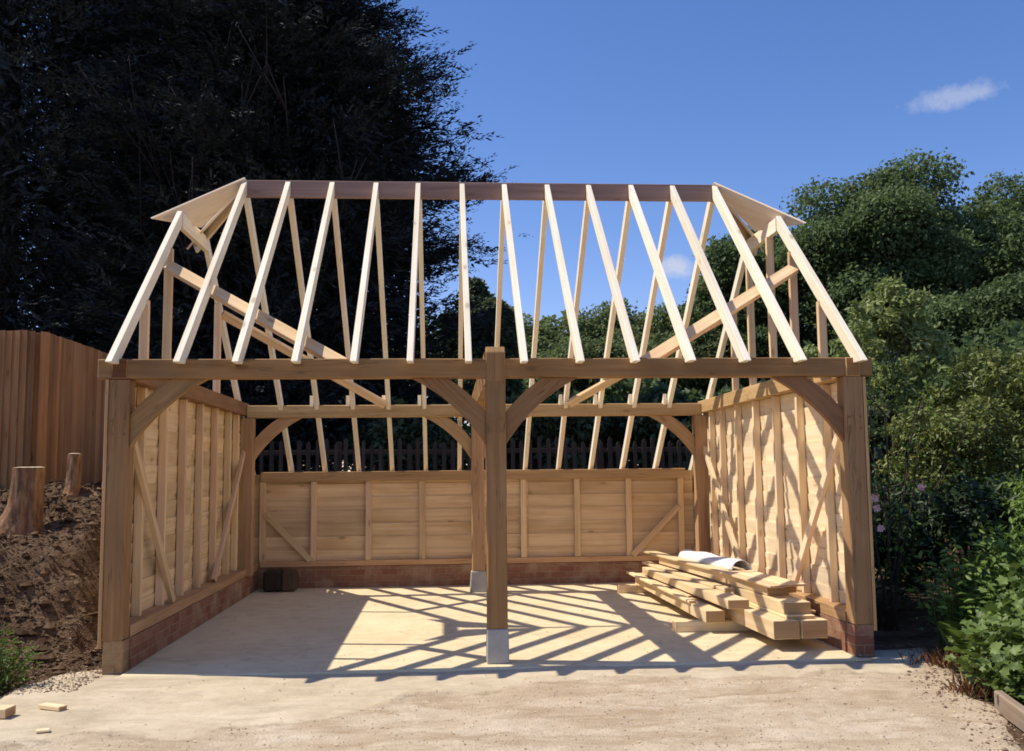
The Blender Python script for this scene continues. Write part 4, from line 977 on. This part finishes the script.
# dry reddish grass tuft
def tuft(x, y, n, H, label, seed, mat='dry', sp=.12, wd=.008, cat='grass tuft', name='grass_tuft'):
    rng = np.random.default_rng(seed); z0 = max(hz(x, y), -.03); a = rng.uniform(0, 6.28, n)
    P = np.stack([rng.normal(0, sp, n), rng.normal(0, sp * .7, n), np.zeros(n)], -1); D = unit(np.stack([np.cos(a) * .6, np.sin(a) * .6, rng.uniform(.4, 1.4, n)], -1)); N = unit(rng.normal(0, 1, (n, 3)))
    o = leaf_mesh(name, P, D, N, H * rng.uniform(.5, 1.2, n), wd, M[mat]); o.location = (x, y, z0); return tag(o, label, None, None, 'stuff')
tuft(3.36, -1.35, 170, .13, 'dry reddish brown tuft at the edge of the bed by the timber edging', 111)
tuft(3.62, -.35, 160, .16, 'dry straw tuft at the corner of the bed nearest the right post', 112)
# timber edging
mb = MB(); mb.beam((3.24, -1.78, .03), (2.90, -3.2, .02), .06, .13); o = mb.build('timber_edging', M['sleeper'], None, .01); rough(o, .006, 10)
tag(o, 'weathered timber edging board along the flower bed at bottom right', 'edging')
# left weeds
plant('weed', -3.98, -.42, .40, .46, .48, 1500, .06, 'herb', 'bright green weeds growing at the left edge by the offcuts', 121, TPL_LEAF, .3)
plant('weed', -4.3, .1, .3, .3, .3, 420, .05, 'herb', 'smaller weeds at the foot of the bank behind the bright ones', 122, TPL_LEAF, .3)

# ------------------------------------------------------------------ light and sky
sx, sy_, sz = -.66, .118, 1.0
az = math.atan2(sx, sy_); elv = math.atan2(sz, math.hypot(sx, sy_))
sun_d = bpy.data.lights.new('Sun', 'SUN'); sun_d.energy = 5.0; sun_d.angle = R(.5); sun_d.color = (1, .93, .80)
sun = bpy.data.objects.new('Sun', sun_d); COL.objects.link(sun)
sun.rotation_euler = Vector((sx, sy_, sz)).to_track_quat('Z', 'Y').to_euler(); sun.location = (-20, 2, 30)
w = bpy.data.worlds.new('World'); scene.world = w; w.use_nodes = True
t = NT('w', w.node_tree)
sky = t.n('ShaderNodeTexSky', sky_type='NISHITA', sun_disc=False, sun_elevation=elv, sun_rotation=az, altitude=900, air_density=1.0, dust_density=.3, ozone_density=3.0)
gen = t.n('ShaderNodeTexCoord').outputs['Generated']
skyc = t.n('ShaderNodeHueSaturation', {'Saturation': 1.22, 'Value': 1.5, 'Color': sky.outputs[0]}).outputs[0]
# two small fair-weather clouds, placed by direction in the sky
def cloud(col, d, sw, sh, seed, amt):
    d = Vector(d).normalized(); rt = d.cross(Vector((0, 0, 1))).normalized(); up = rt.cross(d)
    u = t.n('ShaderNodeVectorMath', {0: gen, 1: tuple(rt)}, operation='DOT_PRODUCT').outputs['Value']; v = t.n('ShaderNodeVectorMath', {0: gen, 1: tuple(up)}, operation='DOT_PRODUCT').outputs['Value']
    u = t.math('DIVIDE', u, sw); v = t.math('DIVIDE', v, sh)
    fr = t.math('GREATER_THAN', t.n('ShaderNodeVectorMath', {0: gen, 1: tuple(d)}, operation='DOT_PRODUCT').outputs['Value'], .5)
    r2 = t.math('SQRT', t.math('ADD', t.math('MULTIPLY', u, u), t.math('MULTIPLY', v, v)))
    ns = t.noise(t.n('ShaderNodeVectorMath', {0: gen, 1: (seed, 0, 0)}, operation='ADD').outputs[0], 34, 8, .66)
    m = t.math('SUBTRACT', t.math('ADD', 1.0, t.math('MULTIPLY', t.math('SUBTRACT', ns, .5), 2.4)), r2)
    m = t.math('MULTIPLY', t.math('MULTIPLY', t.ramp(m, [(.05, (0, 0, 0)), (.75, (1, 1, 1))]), fr), amt)
    return t.mix(col, (4.6, 4.8, 5.6), m)
skyc = t.mix(skyc, (.90, .70, .77), 1.0, 'MULTIPLY')
c = cloud(skyc, (.5285, .935, .3815), .046, .0125, 7, .42)
c = cloud(c, (.2415, .970, .2068), .024, .013, 3, .75)
bg = t.n('ShaderNodeBackground', {'Color': c, 'Strength': .145})
t.n('ShaderNodeOutputWorld', {'Surface': bg.outputs[0]})

# ------------------------------------------------------------------ render settings
scene.view_settings.view_transform = 'Standard'; scene.view_settings.look = 'None'; scene.view_settings.exposure = 0; scene.view_settings.gamma = 1
cy_ = scene.cycles
cy_.max_bounces = 8; cy_.diffuse_bounces = 3; cy_.glossy_bounces = 2; cy_.transmission_bounces = 4; cy_.transparent_max_bounces = 4
cy_.sample_clamp_indirect = 6; cy_.use_denoising = True; cy_.filter_width = 1.7
